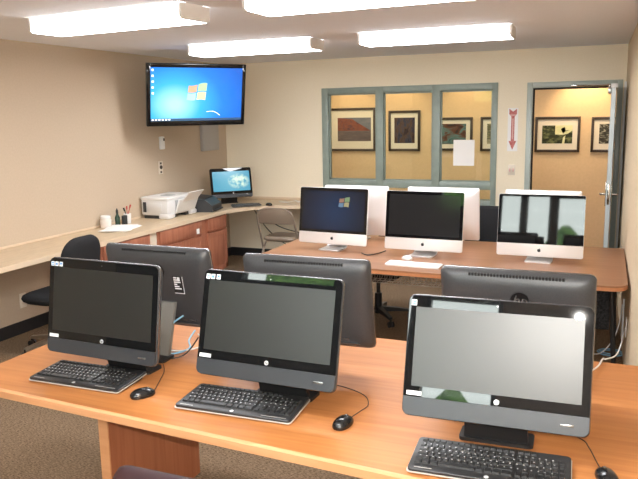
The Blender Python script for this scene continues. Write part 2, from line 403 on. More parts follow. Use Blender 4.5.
# ------------------------------------------------------------------ desks
TZ = .757
desk = empty('desk', 'long orange cherry desk with light front edge holding the big black computers', 'desk', (3.55, -5.7, 0))
q = MB(); q.M = Matrix.Translation((-3.55, 5.7, 0))
q.prism([(2.215, -6.193), (4.925, -6.356), (4.925, -5.045), (2.215, -5.045)], TZ - .038, TZ); q.build('desk_top', M['desk'], desk, smooth=False)
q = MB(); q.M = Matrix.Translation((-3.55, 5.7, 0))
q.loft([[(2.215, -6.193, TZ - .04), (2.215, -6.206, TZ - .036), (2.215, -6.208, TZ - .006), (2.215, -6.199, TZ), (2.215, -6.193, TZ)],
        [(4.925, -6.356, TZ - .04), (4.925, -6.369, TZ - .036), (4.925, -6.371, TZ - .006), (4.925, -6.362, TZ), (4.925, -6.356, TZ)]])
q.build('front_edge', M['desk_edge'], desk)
for gx in (2.782, 4.30):
    q = MB(); q.M = Matrix.Translation((-3.55, 5.7, 0)); q.box(gx, gx + .048, -6.0, -5.314, 0, TZ - .038)
    lg = q.build('leg_panel', M['desk_gable'], desk, smooth=False)
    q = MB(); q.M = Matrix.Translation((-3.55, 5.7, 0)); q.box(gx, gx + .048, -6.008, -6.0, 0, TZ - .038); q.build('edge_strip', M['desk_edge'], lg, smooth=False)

SZ = .708
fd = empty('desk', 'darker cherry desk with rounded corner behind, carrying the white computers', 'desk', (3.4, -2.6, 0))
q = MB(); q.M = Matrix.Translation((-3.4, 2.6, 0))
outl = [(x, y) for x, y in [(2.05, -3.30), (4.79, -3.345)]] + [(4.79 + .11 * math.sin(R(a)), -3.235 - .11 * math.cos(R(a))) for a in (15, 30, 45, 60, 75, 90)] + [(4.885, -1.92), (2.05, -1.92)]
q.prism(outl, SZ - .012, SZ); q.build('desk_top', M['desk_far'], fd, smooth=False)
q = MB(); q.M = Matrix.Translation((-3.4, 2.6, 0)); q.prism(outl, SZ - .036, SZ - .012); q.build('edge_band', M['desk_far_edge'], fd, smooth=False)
q = MB(); q.M = Matrix.Translation((-3.4, 2.6, 0)); q.box(2.16, 2.20, -3.1, -2.1, 0, SZ - .036); q.build('leg_panel', M['desk_gable'], fd, smooth=False)
for yy in (-3.12, -2.1):
    q = MB(); q.M = Matrix.Translation((-3.4, 2.6, 0)); q.cyl((4.80, yy, SZ - .036), (4.845, yy + (.05 if yy < -3 else 0), .0), .019, .017, 10); q.build('leg', M['chair_plastic'], fd)
q = MB(); q.M = Matrix.Translation((-3.4, 2.6, 0)); q.box(3.95, 4.80, -2.74, -2.72, .23, SZ - .036, .004); q.build('modesty_panel', M['mesh_panel'], fd)
# wire cable tray under the far desk
tr_ = MB(); tr_.M = Matrix.Translation((-3.4, 2.6, 0))
for i in range(25):
    x = 3.0 + i * .04
    tr_.tube([(x, -3.22, SZ - .036), (x, -3.22, .60), (x, -3.19, .575), (x, -3.06, .575), (x, -3.03, .60), (x, -3.03, SZ - .036)], .0022, 5, 2)
for y_, z_ in ((-3.22, .60), (-3.19, .575), (-3.125, .575), (-3.06, .575), (-3.03, .60), (-3.22, .645)):
    tr_.tube([(3.0, y_, z_), (3.96, y_, z_)], .0028, 5, 0)
tr_.build('cable_basket', M['steel'], fd)

# ------------------------------------------------------------------ computers
def hp_badge(mb_disc, mb_txt, T, r, d=.0015):
    mb_disc.M = T; mb_disc.cyl((0, 0, 0), (0, 0, d), r, r, 20)
    add_text(mb_txt, 'hp', r * 1.55, .0004, T @ Matrix.Translation((0, r * .06, d + .0005)), .25)

def black_computer(loc, rz, zb, tilt, w, h, label, screen=None, stickers=True, group='black all-in-one computers', strip=.062, n_stick=3, neck_mat=None, foot_y=.165):
    """glossy black all-in-one; local -y is the viewer's side, origin on the desk under the panel"""
    t = empty('desktop_computer', label, 'computer', loc, rz, group)
    B = Matrix.Translation((0, 0, zb)) @ Matrix.Rotation(-R(tilt), 4, 'X')     # panel space: x across, z up, y back
    hw = w / 2
    def loop(i, y, r, lift=0.0): return [(x, y, z) for x, z in rrect(-hw + i, hw - i, i + lift, h - i, r, 5)]
    q = MB(); q.M = B
    q.loft([loop(.003, .004, .019), loop(0, .007, .022), loop(0, .022, .022), loop(.006, .036, .028), loop(.022, .050, .035, .006), loop(.05, .058, .035, .012), loop(.09, .061, .03, .02)])
    body = q.build('housing', M['hp_body'], t, angle=60)
    q = MB(); q.M = B; q.loft([loop(-.0012, .0095, .023), loop(-.0022, .011, .024), loop(-.0022, .017, .024), loop(-.0012, .0185, .023)], False, False); q.build('side_trim', M['hp_edge'], body)
    # front glass above the strip
    o2 = [(x, z) for x, z in rrect(-hw + .002, hw - .002, strip, h - .002, .020, 5)]
    o2 = [(x, max(z, strip)) if z > strip + .021 else ((-hw + .002 if x < 0 else hw - .002), strip) for x, z in o2]
    o3 = []
    for p in o2:
        if not o3 or (abs(p[0] - o3[-1][0]) + abs(p[1] - o3[-1][1])) > 1e-5: o3.append(p)
    q = MB(); q.M = B; q.prism_y(o3, 0, .006); q.build('front_glass', M['hp_black'], t, smooth=False)
    o4 = []
    for x, z in rrect(-hw + .002, hw - .002, .002, strip, .022, 5):
        p = (x, z) if z < .03 else ((-hw + .002 if x < 0 else hw - .002), strip - .001)
        if not o4 or (abs(p[0] - o4[-1][0]) + abs(p[1] - o4[-1][1])) > 1e-5: o4.append(p)
    q = MB(); q.M = B; q.prism_y(o4, -.0015, .006); st = q.build('chin_strip', M['hp_strip'], t, smooth=False)
    q = MB(); q.M = B; q.box(hw - .085, hw - .045, -.004, -.001, .026, .034, .0015); q.build('control_button', M['hp_edge'], st)
    q = MB(); q.M = B
    q.loft([[(x, -.0006, z) for x, z in rrect(-hw + .026, hw - .026, strip + .034, h - .040, .001, 1)], [(x, .0004, z) for x, z in rrect(-hw + .026, hw - .026, strip + .034, h - .040, .001, 1)]])
    q.build('screen', screen or M['hp_lcd'], t, smooth=False)
    FT = B @ Matrix.Rotation(R(90), 4, 'X')                                   # x right, y up, z towards the viewer
    d_, x_ = MB(), MB(); hp_badge(d_, x_, FT @ Matrix.Translation((.012, strip + .012, 0)), .0085)
    bo = d_.build('maker_badge', M['logo_silver'], t); x_.build('badge_lettering', M['logo_dark'], bo, smooth=False)
    if stickers:
        q = MB(); q.M = B
        for i, dx in list(enumerate((.010, .032, .056)))[:n_stick]: q.box(-hw + dx, -hw + dx + .017, -.0012, 0, h - .036, h - .017)
        so = q.build('stickers', M['sticker_white'], t, smooth=False)
        q = MB(); q.M = B
        q.box(-hw + .013, -hw + .024, -.0018, -.001, h - .033, h - .029); q.box(-hw + .013, -hw + .024, -.0018, -.001, h - .026, h - .021)
        
        if n_stick > 1: q.box(-hw + .035, -hw + .046, -.0018, -.001, h - .032, h - .022); q.box(-hw + .059, -hw + .070, -.0018, -.001, h - .029, h - .020)
        q.build('sticker_print', M['sticker_blue'], so, smooth=False)
        q = MB(); q.M = B; q.box(-hw + .012, -hw + .062, -.0012, 0, strip + .004, strip + .018); q.build('rating_label', M['sticker_white'], t, smooth=False)
    q = MB(); q.M = B; q.cyl((0, -.0012, h - .02), (0, .001, h - .02), .003, seg=12); q.build('webcam', M['hp_edge'], t)
    # rear details
    q = MB(); q.M = B
    for i in range(30): q.box(-hw * .62 + i * hw * 1.24 / 30, -hw * .62 + i * hw * 1.24 / 30 + .008, .030, .0475, h - .0185 - .002, h - .008)
    q.build('top_vent', M['vent'], body, smooth=False)
    BT = B @ Matrix.Rotation(R(180), 4, 'Z') @ Matrix.Rotation(R(90), 4, 'X')    # seen from behind
    d_, x_ = MB(), MB(); hp_badge(d_, x_, BT @ Matrix.Translation((.02, h - .105, .0605)), .036, .003)
    bo = d_.build('rear_badge', M['logo_dark'], t); x_.build('rear_lettering', M['hp_edge'], bo, smooth=False)
    q = MB(); q.M = BT; q.box(.095, .150, h - .215, h - .125, .0595, .0625); so = q.build('rear_label', M['ink'], t, smooth=False)
    q = MB(); q.M = BT
    for i in range(6): q.box(.100, .116 + .02 * ((i * 7) % 3) / 2, h - .137 - i * .011, h - .131 - i * .011, .0624, .063)
    q.box(.120, .134, h - .150, h - .130, .0624, .063); q.box(.096, .149, h - .2145, h - .211, .0624, .063); q.box(.147, .1495, h - .214, h - .126, .0624, .063)
    q.build('label_print', M['sticker_white'], so, smooth=False)
    q = MB(); q.M = BT
    for i in range(4): q.box(.02 + i * .045, .05 + i * .045, .052, .060, .058, .062)
    q.box(.02, hw - .06, .030, .036, .050, .060); q.build('port_panel', M['hp_edge'], t, smooth=False)
    # stand: leaning neck and flat foot
    nz = zb + .13; ty = .062 + .13 * math.sin(R(tilt)); fy = foot_y
    q = MB()
    q.loft([[(-.105, fy + .012, .010), (.105, fy + .012, .010), (.105, fy + .034, .010), (-.105, fy + .034, .010)], [(-.095, ty, nz), (.095, ty, nz), (.095, ty + .022, nz), (-.095, ty + .022, nz)]])
    q.build('neck', neck_mat or M['chair_plastic'], t)
    q = MB(); q.prism(rrect(-.122, .122, fy, fy + .10, .015), 0, .012); q.build('foot', M['chair_plastic'], t, angle=30)
    return t

black_computer((2.832, -6.030, TZ), -1.7, .113, 8.7, .573, .408, 'black all-in-one computer with a dark screen at the left end of the front desk')
black_computer((3.614, -6.067, TZ), -.85, .126, 14.8, .580, .403, 'black all-in-one computer with grey screen between the two other front ones')
black_computer((4.463, -6.139, TZ), 2.2, .123, 16.5, .580, .396, 'large black all-in-one computer nearest the camera, its screen glaring white', n_stick=1, foot_y=.125)
black_computer((2.809, -5.461, TZ), 180.3, .112, 11.9, .575, .407, 'black computer seen from behind, back to back with the dark screened one', neck_mat=M['stand_grey'])
black_computer((3.589, -5.506, TZ), 182, .118, 12, .576, .405, 'black computer seen from behind, directly behind the grey screened one')
black_computer((4.455, -5.469, TZ), 179.8, .110, 12, .575, .406, 'black computer seen from behind, behind the white glaring screen')

S_corner = screen_mat('corner_desktop', [(0, (.03, .22, .42)), (.35, (.08, .42, .62)), (1, (.20, .62, .80))], ((2.2, 2.2, 2.2), (0, 0, -.6)), .42,
                      (16, .40, .56, (1.0, 1.25, 1.0), (6.0, 3, 9), (-.55, 0, -2.6)))
black_computer((.426, -.63, .78), 46, .092, 11.2, .526, .365, 'small black computer with bright blue screen on the corner of the counter', S_corner, stickers=False, group=None, strip=.045)

def apple(mb, T, s):
    """small fruit emblem with a bite and a leaf, in the x,y plane facing +z"""
    mb.M = T; pts = []
    for i in range(28):
        a = 2 * PI * i / 28 + PI / 2
        r = 1.0 - .16 * math.exp(-((math.atan2(math.sin(a - PI / 2), math.cos(a - PI / 2))) / .35) ** 2) - .08 * math.exp(-((math.atan2(math.sin(a + PI / 2), math.cos(a + PI / 2))) / .3) ** 2)
        x, y = r * math.cos(a), r * math.sin(a) * 1.02
        dx, dy = x - 1.12, y - .1
        dd = math.hypot(dx, dy)
        if dd < .45: x = 1.12 + dx / dd * .45
        pts.append((x * s, y * s))
    mb.prism(pts, 0, .0012)
    lf = [(.05 * s, 1.05 * s), (.30 * s, 1.15 * s), (.42 * s, 1.5 * s), (.15 * s, 1.4 * s)]
    mb.prism(lf, 0, .0012)

def win_flag(parts, T, s, d=.0006):
    """four waving panes in the x,y plane; parts: four builders (upper left, upper right, lower left, lower right)"""
    def wave(x): return .10 * math.sin(x * 2.6)
    for k, (x0, x1, y0, y1) in enumerate(((-1, -.06, .06, .95), (.06, 1, .06, .95), (-1, -.06, -.95, -.06), (.06, 1, -.95, -.06))):
        mb = parts[k]; mb.M = T; n_ = 6; top = []; bot = []
        for i in range(n_ + 1):
            x = x0 + (x1 - x0) * i / n_
            sh = .12
            top.append(((x + y1 * sh) * s, (y1 * (.85 + .08 * x) + wave(x) + .05) * s)); bot.append(((x + y0 * sh) * s, (y0 * (.85 + .08 * x) + wave(x) + .05) * s))
        mb.prism(bot + top[::-1], 0, d)

FLAG = [emis('flag_orange', (.95, .50, .32), .5, (.2, .1, .05)), emis('flag_green', (.60, .90, .50), .5, (.1, .2, .05)), emis('flag_blue', (.60, .88, .98), .5, (.05, .1, .2)), emis('flag_yellow', (.98, .88, .50), .55, (.2, .2, .05))]
FLAG_DIM = [emis('dim_flag_orange', (.30, .15, .09), .5, (.02, .02, .02)), emis('dim_flag_green', (.18, .28, .12), .5, (.02, .02, .02)), emis('dim_flag_blue', (.10, .20, .32), .5, (.02, .02, .02)), emis('dim_flag_yellow', (.35, .30, .14), .5, (.02, .02, .02))]
FLAG_NAMES = ('flag_pane', 'flag_pane', 'flag_pane', 'flag_pane')

def white_computer(loc, rz, zb, tilt, w, h, label, screen=None, flag=None, lcd_gloss=None):
    """white and aluminium all-in-one with black glass front; local -y faces its user"""
    t = empty('desktop_computer', label, 'computer', loc, rz, 'white all-in-one computers')
    B = Matrix.Translation((0, 0, zb)) @ Matrix.Rotation(-R(tilt), 4, 'X'); hw = w / 2
    chin = .098
    def loop(i, y, r, l2=None): return [(x, y, z) for x, z in rrect(-hw + i, hw - i, i if l2 is None else l2, h - i, r, 5)]
    q = MB(); q.M = B
    q.loft([loop(.0015, 0, .014), loop(0, .0015, .015), loop(0, .016, .015), loop(.012, .024, .02), loop(.07, .036, .03), loop(.13, .041, .03)])
    bd_ = q.build('housing', M['alu'], t, angle=50)
    gl_ = []
    for x, z in rrect(-hw + .002, hw - .002, chin, h - .002, .013, 5):
        p = (x, z) if z > chin + .02 else ((-hw + .002 if x < 0 else hw - .002), chin)
        if not gl_ or (abs(p[0] - gl_[-1][0]) + abs(p[1] - gl_[-1][1])) > 1e-5: gl_.append(p)
    q = MB(); q.M = B; q.prism_y(gl_, -.003, .0005); gl = q.build('front_glass', M['imac_glass'], t, smooth=False)
    q = MB(); q.M = B; q.box(-hw + .028, hw - .028, -.0036, -.0028, chin + .024, h - .028); sc_ = q.build('screen', screen or lcd_gloss or M['imac_lcd'], t, smooth=False)
    FT = B @ Matrix.Rotation(R(90), 4, 'X')
    if flag:
        ps = [MB() for _ in range(4)]; win_flag(ps, FT @ Matrix.Translation((.105, h - .125, .0037)), .048)
        for p_, mm in zip(ps, flag): p_.build('flag_pane', mm, sc_, smooth=False)
    q = MB(); apple(q, FT @ Matrix.Translation((0, chin * .5, .0001)), .013); q.build('fruit_emblem', M['logo_dark'], t, smooth=False)
    BT = B @ Matrix.Rotation(R(180), 4, 'Z') @ Matrix.Rotation(R(90), 4, 'X')
    q = MB(); apple(q, BT @ Matrix.Translation((0, h * .62, .0405)), .036); q.build('rear_emblem', M['logo_dark'], t, smooth=False)
    q = MB(); q.M = BT; q.box(hw - .13, hw - .075, .15, .175, .024, .0335, .001); q.build('rear_label', M['sticker_white'], t)
    q = MB(); q.M = BT
    for i in range(6): q.box(hw - .15 - i * .022, hw - .138 - i * .022, .12, .127, .030, .0395)
    q.build('ports', M['vent'], t, smooth=False)
    # bent aluminium stand
    q = MB(); top_y = .045 + .2 * math.sin(R(tilt)); prof = [(-.055, .004), (.03, .004), (.085, .006), (.112, .022), (.112, .05), (top_y + .02, zb + .20)]
    P = catmull([Vector((0, a, b_)) for a, b_ in prof], 3)
    q.loft([[(-.098, p.y, p.z), (.098, p.y, p.z), (.098, p.y + .006, p.z + .006), (-.098, p.y + .006, p.z + .006)] for p in P]); q.build('stand', M['alu_foot'], t, angle=50)
    q = MB(); q.prism(rrect(-.098, .098, -.065, .09, .01), 0, .008); q.build('foot', M['alu_foot'], t)
    return t

S_dim = screen_mat('dim_desktop', [(0, (.004, .006, .012)), (.5, (.006, .022, .065)), (1, (.010, .045, .13))], ((2.6, 2.6, 2.6), (-.05, 0, -.85)), .36, gloss=.10)
LCD_GLOSS = mat('glossy_lcd', (.010, .010, .010), .03, spec=.5)
white_computer((2.554, -2.690, SZ), -5.5, .050, 7.2, .651, .485, 'white all-in-one computer with a dim blue desktop, leftmost on the far desk', S_dim, FLAG_DIM)
white_computer((3.363, -2.725, SZ), -1.9, .045, 8.0, .650, .482, 'white all-in-one computer with black screen above the white keyboard')
white_computer((4.269, -2.665, SZ), -1.0, .036, 8.0, .645, .482, 'white all-in-one computer by the door with daylight mirrored in its screen', lcd_gloss=LCD_GLOSS)
white_computer((2.588, -2.075, SZ), 178.5, .040, 6, .630, .465, 'white computer seen from behind, rear of the dim blue one')
white_computer((3.395, -2.075, SZ), 178.5, .040, 6, .640, .465, 'white computer seen from behind, in front of the right window pane')
white_computer((4.238, -2.075, SZ), 180, .040, 6, .615, .460, 'white computer of which only the top rim shows above the daylight screen')

# ------------------------------------------------------------------ keyboards and mice
def keyboard(loc, rz, label, black=True, w=.48, d=.205):
    t = empty('keyboard', label, 'keyboard', loc, rz, 'black keyboards' if black else None)
    t.location.z += 0
    tilt = Matrix.Rotation(R(3.0), 4, 'X'); up = Matrix.Translation((0, 0, .007)) @ tilt
    hw, hd = w / 2, d / 2
    cb_ = M['kb_body'] if black else M['white_plastic']; ck = M['key'] if black else M['sticker_white']
    th = .017 if black else .008
    if black:
        q = MB(); q.M = up; q.prism(rrect(-hw - .003, hw + .003, -hd - .003, hd + .003, .014), .004, .0075); q.build('silver_rim', M['kb_rim'], t)
        q = MB(); q.prism(rrect(-hw + .01, hw - .01, -hd + .01, hd - .01, .014), 0, .008); q.build('base', M['kb_body'], t)
        for fx in (-hw + .03, hw - .07):
            q = MB(); q.prism(rrect(fx, fx + .04, hd - .03, hd - .015, .003), 0, .014); q.build('riser_foot', M['kb_body'], t)
    q = MB(); q.M = up
    q.loft([[(x, y, z) for x, y in rrect(-hw + i, hw - i, -hd + i, hd - i, .013)] for i, z in ((.001, .003 if black else -.006), (0, .009 if black else 0), (0, th - .002), (.002, th))])
    q.build('case', cb_, t)
    k = MB(); k.M = up
    def key(x0, x1, y0, y1):
        g_ = .0012; ins = .0022; z0, z1 = th - .0005, th + (.0065 if black else .003)
        k.loft([[(x0 + g_, y0 + g_, z0), (x1 - g_, y0 + g_, z0), (x1 - g_, y1 - g_, z0), (x0 + g_, y1 - g_, z0)], [(x0 + g_ + ins, y0 + g_ + ins, z1), (x1 - g_ - ins, y0 + g_ + ins, z1), (x1 - g_ - ins, y1 - g_ - ins, z1), (x0 + g_ + ins, y1 - g_ - ins, z1)]])
    x_l = -hw + .014; u = (w - .030) / 22.6 if black else (w - .02) / 15.05
    top = hd - .012
    rh = .0255 if black else (d - .02) / 6.0
    rows = [[1.0] * 15, [1] * 13 + [2], [1.5] + [1] * 12 + [1.5], [1.75] + [1] * 11 + [2.25], [2.25] + [1] * 10 + [2.75], [1.25, 1.25, 1.25, 5.75, 1.25, 1.25, 1.25, 1.75]]
    for ri, row in enumerate(rows):
        y1 = top - ri * rh - (.006 if ri and black else 0); y0 = y1 - rh * (.75 if ri == 0 else 1)
        x = x_l
        for wd in row: key(x, x + wd * u, y0, y1); x += wd * u
        if black:
            xb = x_l + 15.3 * u
            if ri in (0, 1, 2, 5):
                for j in range(3): key(xb + j * u, xb + (j + 1) * u, y0, y1)
            if ri == 4: key(xb + u, xb + 2 * u, y0, y1)
            if ri:
                xb += 3.3 * u
                for j in range(4): key(xb + j * u, xb + (j + 1) * u, y0, y1)
    if black:
        k.cut = (len(k.bm.faces), M['key_mark']); rr_ = random.Random(7)      # printed legends
        for ri in range(1, 5):
            for j in range(21):
                x = x_l + (j + .35 + .25 * (ri % 3)) * u; y = top - ri * rh - .006 - rh * .45
                k.box(x, x + .0035 + .002 * rr_.random(), y, y + .004, th + .0064, th + .0068)
    k.build('keys', ck, t, smooth=False)
    if black:
        q = MB(); q.M = up; q.cyl((0, -hd + .013, th - .001), (0, -hd + .013, th + .001), .0075, seg=16); q.build('maker_badge', M['logo_silver'], t)
        for a0, a1 in ((-hw + .02, -hw + .075), (hw - .12, hw - .02)):
            q = MB(); q.M = up; q.box(a0, a1, -hd + .012, -hd + .0145, th - .001, th + .0004); q.build('accent_line', M['kb_rim'], t, smooth=False)
    return t
keyboard((2.740, -6.000, TZ), 1.0, 'black keyboard in front of the dark screened computer at the desk\'s left end', True, .46)
keyboard((3.506, -6.026, TZ), 2.0, 'black keyboard in front of the middle grey screened computer')
keyboard((4.468, -6.186, TZ), 3.0, 'black keyboard in front of the white glaring screen nearest the camera')
keyboard((3.395, -3.11, SZ), -4, 'thin white keyboard below the black screened white computer', False, .43, .125)
keyboard((.66, -.73, .78), 40, 'small black keyboard on the counter below the blue corner screen', True, .36, .135)

def mouse(loc, rz, label, material, cord=None, cord_mat=None, s=1.0, group='black computer mice'):
    t = empty('computer_mouse', label, 'mouse', loc, rz, group)
    q = MB(); loops = []
    for z, k in ((0, .93), (.006, 1.0), (.014, .98), (.022, .86), (.029, .64), (.033, .36), (.0345, .1)):
        lp = []
        for i in range(24):
            a = 2 * PI * i / 24
            x = .031 * k * math.copysign(abs(math.cos(a)) ** .8, math.cos(a)); y = .052 * k * math.copysign(abs(math.sin(a)) ** .85, math.sin(a)) - .006 * (1 - k)
            lp.append((x * s, y * s, z * s))
        loops.append(lp)
    q.loft(loops); q.build('shell', material, t, angle=60)
    q = MB(); q.M = Matrix.Translation((0, .026 * s, .024 * s)) @ Matrix.Rotation(R(90), 4, 'Y'); q.cyl((0, 0, -.004 * s), (0, 0, .004 * s), .0085 * s, seg=14); q.build('scroll_wheel', M['hp_edge'], t)
    q = MB(); q.tube([(0, .050 * s, .014 * s), (0, .03 * s, .0262 * s), (0, .012 * s, .0325 * s)], .0009, 5, 3); q.build('button_seam', M['vent'], t)
    if cord:
        inv = (Matrix.Translation(loc) @ Matrix.Rotation(R(rz), 4, 'Z')).inverted()
        q = MB(); q.tube([(0, .048 * s, .008)] + [inv @ Vector(p) for p in cord], .0018, 6, 5); q.build('cord', cord_mat or M['cable_black'], t)
    return t
z_ = TZ + .0022
mouse((3.078, -6.075, TZ), -30, 'black mouse beside the keyboard at the desk\'s left end', M['mouse_black'], [(3.075, -5.98, z_), (3.035, -5.89, z_), (2.99, -5.80, z_), (2.91, -5.70, z_), (2.86, -5.63, z_)])
mouse((3.928, -6.05, TZ), -8, 'black mouse with curling cord right of the middle keyboard', M['mouse_black'], [(3.945, -5.92, z_), (3.955, -5.85, z_), (3.91, -5.765, z_), (3.80, -5.71, z_), (3.70, -5.70, z_)])
mouse((4.808, -6.135, TZ), 20, 'black mouse at the right edge beside the nearest keyboard', M['mouse_black'], [(4.775, -6.02, z_), (4.75, -5.93, z_), (4.72, -5.87, z_), (4.60, -5.80, z_)])
mouse((3.285, -2.90, SZ), 60, 'white mouse left of the white keyboard\'s computer foot', M['white_plastic'], group=None, s=.95)
mouse((.90, -.585, .78), 60, 'dark mouse right of the small keyboard on the counter', M['mouse_black'], group=None)

# ------------------------------------------------------------------ left counter and cabinets
KZ = .78
ct = empty('countertop', 'tan laminate worktop along the left wall turning round the corner', 'countertop', (.3, -2.5, 0))
OUT = [(0.003, -6.9), (.60, -6.9), (.60, -1.10), (.655, -.93), (.775, -.72), (.98, -.55), (1.24, -.485), (2.25, -.485), (2.25, -.003), (0.003, -.003)]
q = MB(); q.M = Matrix.Translation((-.3, 2.5, 0)); q.prism(OUT, KZ - .04, KZ); q.build('worktop', M['counter'], ct, smooth=False)
q = MB(); q.M = Matrix.Translation((-.3, 2.5, 0)); P = OUT[1:9]
for (ax, ay), (bx, by) in zip(P, P[1:]):
    if (ax, ay) == (2.25, -.485): continue
    d = Vector((bx - ax, by - ay)).normalized(); nn = Vector((d.y, -d.x)) * .004
    q.loft([[(ax, ay, KZ - .041), (bx, by, KZ - .041), (bx + nn.x, by + nn.y, KZ - .041), (ax + nn.x, ay + nn.y, KZ - .041)], [(ax, ay, KZ + .001), (bx, by, KZ + .001), (bx + nn.x, by + nn.y, KZ + .001), (ax + nn.x, ay + nn.y, KZ + .001)]])
q.build('edge_band', M['counter_edge'], ct, smooth=False)
q = MB(); q.M = Matrix.Translation((-.3, 2.5, 0)); q.box(.003, 2.25, -.014, -.003, KZ, KZ + .035, .003); q.box(.003, .012, -6.9, -.014, KZ, KZ + .022, .003); q.build('backsplash', M['counter_edge'], ct)

def front(parent, name, y0, y1, z0, z1, raised=True, knob=None):
    q = MB(); q.box(.58, .598, y0, y1, z0, z1, .003)
    o = q.build(name, M['cabinet'], parent)
    q = MB()
    if raised:
        fw = .05 if (z1 - z0) > .3 else .018
        for a0, a1, b0, b1 in ((y0, y0 + fw, z0, z1), (y1 - fw, y1, z0, z1), (y0, y1, z0, z0 + fw), (y0 + fw, y1 - fw, z1 - fw, z1)): q.box(.598, .6015, a0, a1, b0, b1)
        q.build('frame_rails', M['cabinet'], o, smooth=False)
    return o
def cabinet(y0, y1, label, kind):
    t = empty('cabinet', label, 'cabinet', (0.02, (y0 + y1) / 2, 0), 0, 'cherry cabinets under the worktop')
    O_ = Matrix.Translation((-.02, -(y0 + y1) / 2, 0))
    def fix(o): o.matrix_parent_inverse = Matrix.Identity(4); o.location = O_.to_translation(); return o
    q = MB(); q.box(.02, .58, y0, y1, .09, KZ - .04); fix(q.build('carcass', M['cabinet'], t, smooth=False))
    q = MB(); q.box(.02, .52, y0 + .01, y1 - .01, 0, .09); fix(q.build('plinth', M['skirting'], t, smooth=False))
    w_ = y1 - y0
    if kind == 'door':
        fix(front(t, 'drawer', y0 + .02, y1 - .012, .585, .728)); fix(front(t, 'door', y0 + .02, y1 - .012, .115, .565))
    elif kind == 'drawers':
        fix(front(t, 'drawer', y0 + .03, y1 - .10, .585, .728, False))
        fix(front(t, 'door', y0 + .03, y0 + w_ / 2 - .04, .115, .565)); fix(front(t, 'door', y0 + w_ / 2 - .03, y1 - .10, .115, .565))
        q = MB(); q.box(.598, .603, y1 - .21, y1 - .16, .600, .655); fix(q.build('paper_tag', M['white_paper'], t, smooth=False))
    else:
        fix(front(t, 'drawer', y0 + .02, y1 - .02, .585, .728, False))
        fix(front(t, 'door', y0 + .02, y0 + w_ / 2 - .005, .115, .565)); fix(front(t, 'door', y0 + w_ / 2 + .005, y1 - .02, .115, .565))
    return t
cabinet(-3.30, -2.575, 'cherry base cabinet beside the knee space behind the left office chair', 'pair')
q = MB(); q.box(.40, .575, -2.57, -2.46, 0, KZ - .04); tag(q.build('filler_panel', M['filler'], smooth=False), 'narrow pale filler panel between two cherry cabinets', 'panel')
cabinet(-2.455, -1.545, 'wide cherry base cabinet under the printer with a white tag', 'drawers')
cabinet(-1.54, -1.10, 'narrow cherry base cabinet with drawer over door at the end of the run', 'door')

# ------------------------------------------------------------------ chairs
def star_base(t, cx, cy, material, r=.29, rot=0.0, seat_z=.44, rad=.025):
    for k in range(5):
        a = R(rot + 72 * k); ca, sa = math.cos(a), math.sin(a)
        q = MB(); q.loft([[(cx + ca * d - sa * w, cy + sa * d + ca * w, z0), (cx + ca * d + sa * w, cy + sa * d - ca * w, z0), (cx + ca * d + sa * w, cy + sa * d - ca * w, z1), (cx + ca * d - sa * w, cy + sa * d + ca * w, z1)] for d, w, z0, z1 in ((.02, .024, .075, .125), (r * .6, .02, .075, .108), (r, .015, .068, .088))])
        o = q.build('base_leg', material, t)
        q = MB(); px, py = cx + ca * r, cy + sa * r
        for s in (-1, 1): q.cyl((px - sa * .008 * s, py + ca * .008 * s, .026), (px - sa * .024 * s, py + ca * .024 * s, .026), .026, seg=14)
        q.cyl((px, py, .02), (px, py, .078), .009, seg=8); q.build('caster', M['chair_plastic'], o)
    q = MB(); q.cyl((cx, cy, .06), (cx, cy, .25), .033); q.cyl((cx, cy, .25), (cx, cy, seat_z), .018); q.build('gas_lift', M['chair_plastic'], t)
def pad(mb, x0, x1, y0, y1, z0, z1, r, crown=.0):
    lp = []
    for i, z in ((.025, z0), (.006, z0 + (z1 - z0) * .25), (0, z0 + (z1 - z0) * .5), (.006, z1 - (z1 - z0) * .2), (.03, z1), (.08, z1 + crown)):
        lp.append([(x, y, z) for x, y in rrect(x0 + i, x1 - i, y0 + i, y1 - i, r, 6)])
    mb.loft(lp)
def task_chair(loc, rz, label, cloth, bw=.43, bh=.42, bz=.52, bround=.14, base_mat=None, recline=8, back_y=-.23, rot=0, arms=False, seat_z=.47, seat_front=.25):
    """sitter faces local +y; backrest at local -y"""
    t = empty('office_chair', label, 'chair', loc, rz)
    star_base(t, 0, 0, base_mat or M['chair_plastic'], rot=rot, seat_z=seat_z - .06)
    q = MB(); q.box(-.10, .10, -.12, .12, seat_z - .075, seat_z - .035, .01); q.build('mechanism', M['chair_plastic'], t)
    q = MB(); pad(q, -.235, .235, -.20, seat_front, seat_z - .04, seat_z + .03, .11, .006); q.build('seat', cloth, t, angle=60)
    q = MB(); q.M = Matrix.Translation((0, back_y, bz)) @ Matrix.Rotation(R(recline), 4, 'X')
    lp = []
    for i, y in ((.03, .030), (.008, .022), (0, .006), (.004, -.018), (.025, -.034), (.07, -.042)):
        ring = []
        for x, z in rrect(-bw / 2 + i, bw / 2 - i, i, bh - i, bround, 7):
            ring.append((x, y + .9 * x * x * .35, z))
        lp.append(ring)
    q.loft(lp); q.build('backrest', cloth, t, angle=60)
    q = MB(); q.tube([(0, -.08, seat_z - .055), (0, back_y - .02, seat_z - .05), (0, back_y - .055, seat_z + .05), (0, back_y - .05 - .15 * math.tan(R(recline)), bz + .16)], .026, 8, 4, flat=.4); q.build('back_bar', M['chair_plastic'], t)
    if arms:
        for s in (-1, 1):
            q = MB(); q.tube([(s * .22, .05, seat_z - .03), (s * .27, .04, seat_z + .05), (s * .275, .0, seat_z + .18)], .014, 8, 4)
            q.box(s * .275 - .03, s * .275 + .03, -.10, .14, seat_z + .175, seat_z + .205, .012); q.build('armrest', M['chair_plastic'], t)
    return t
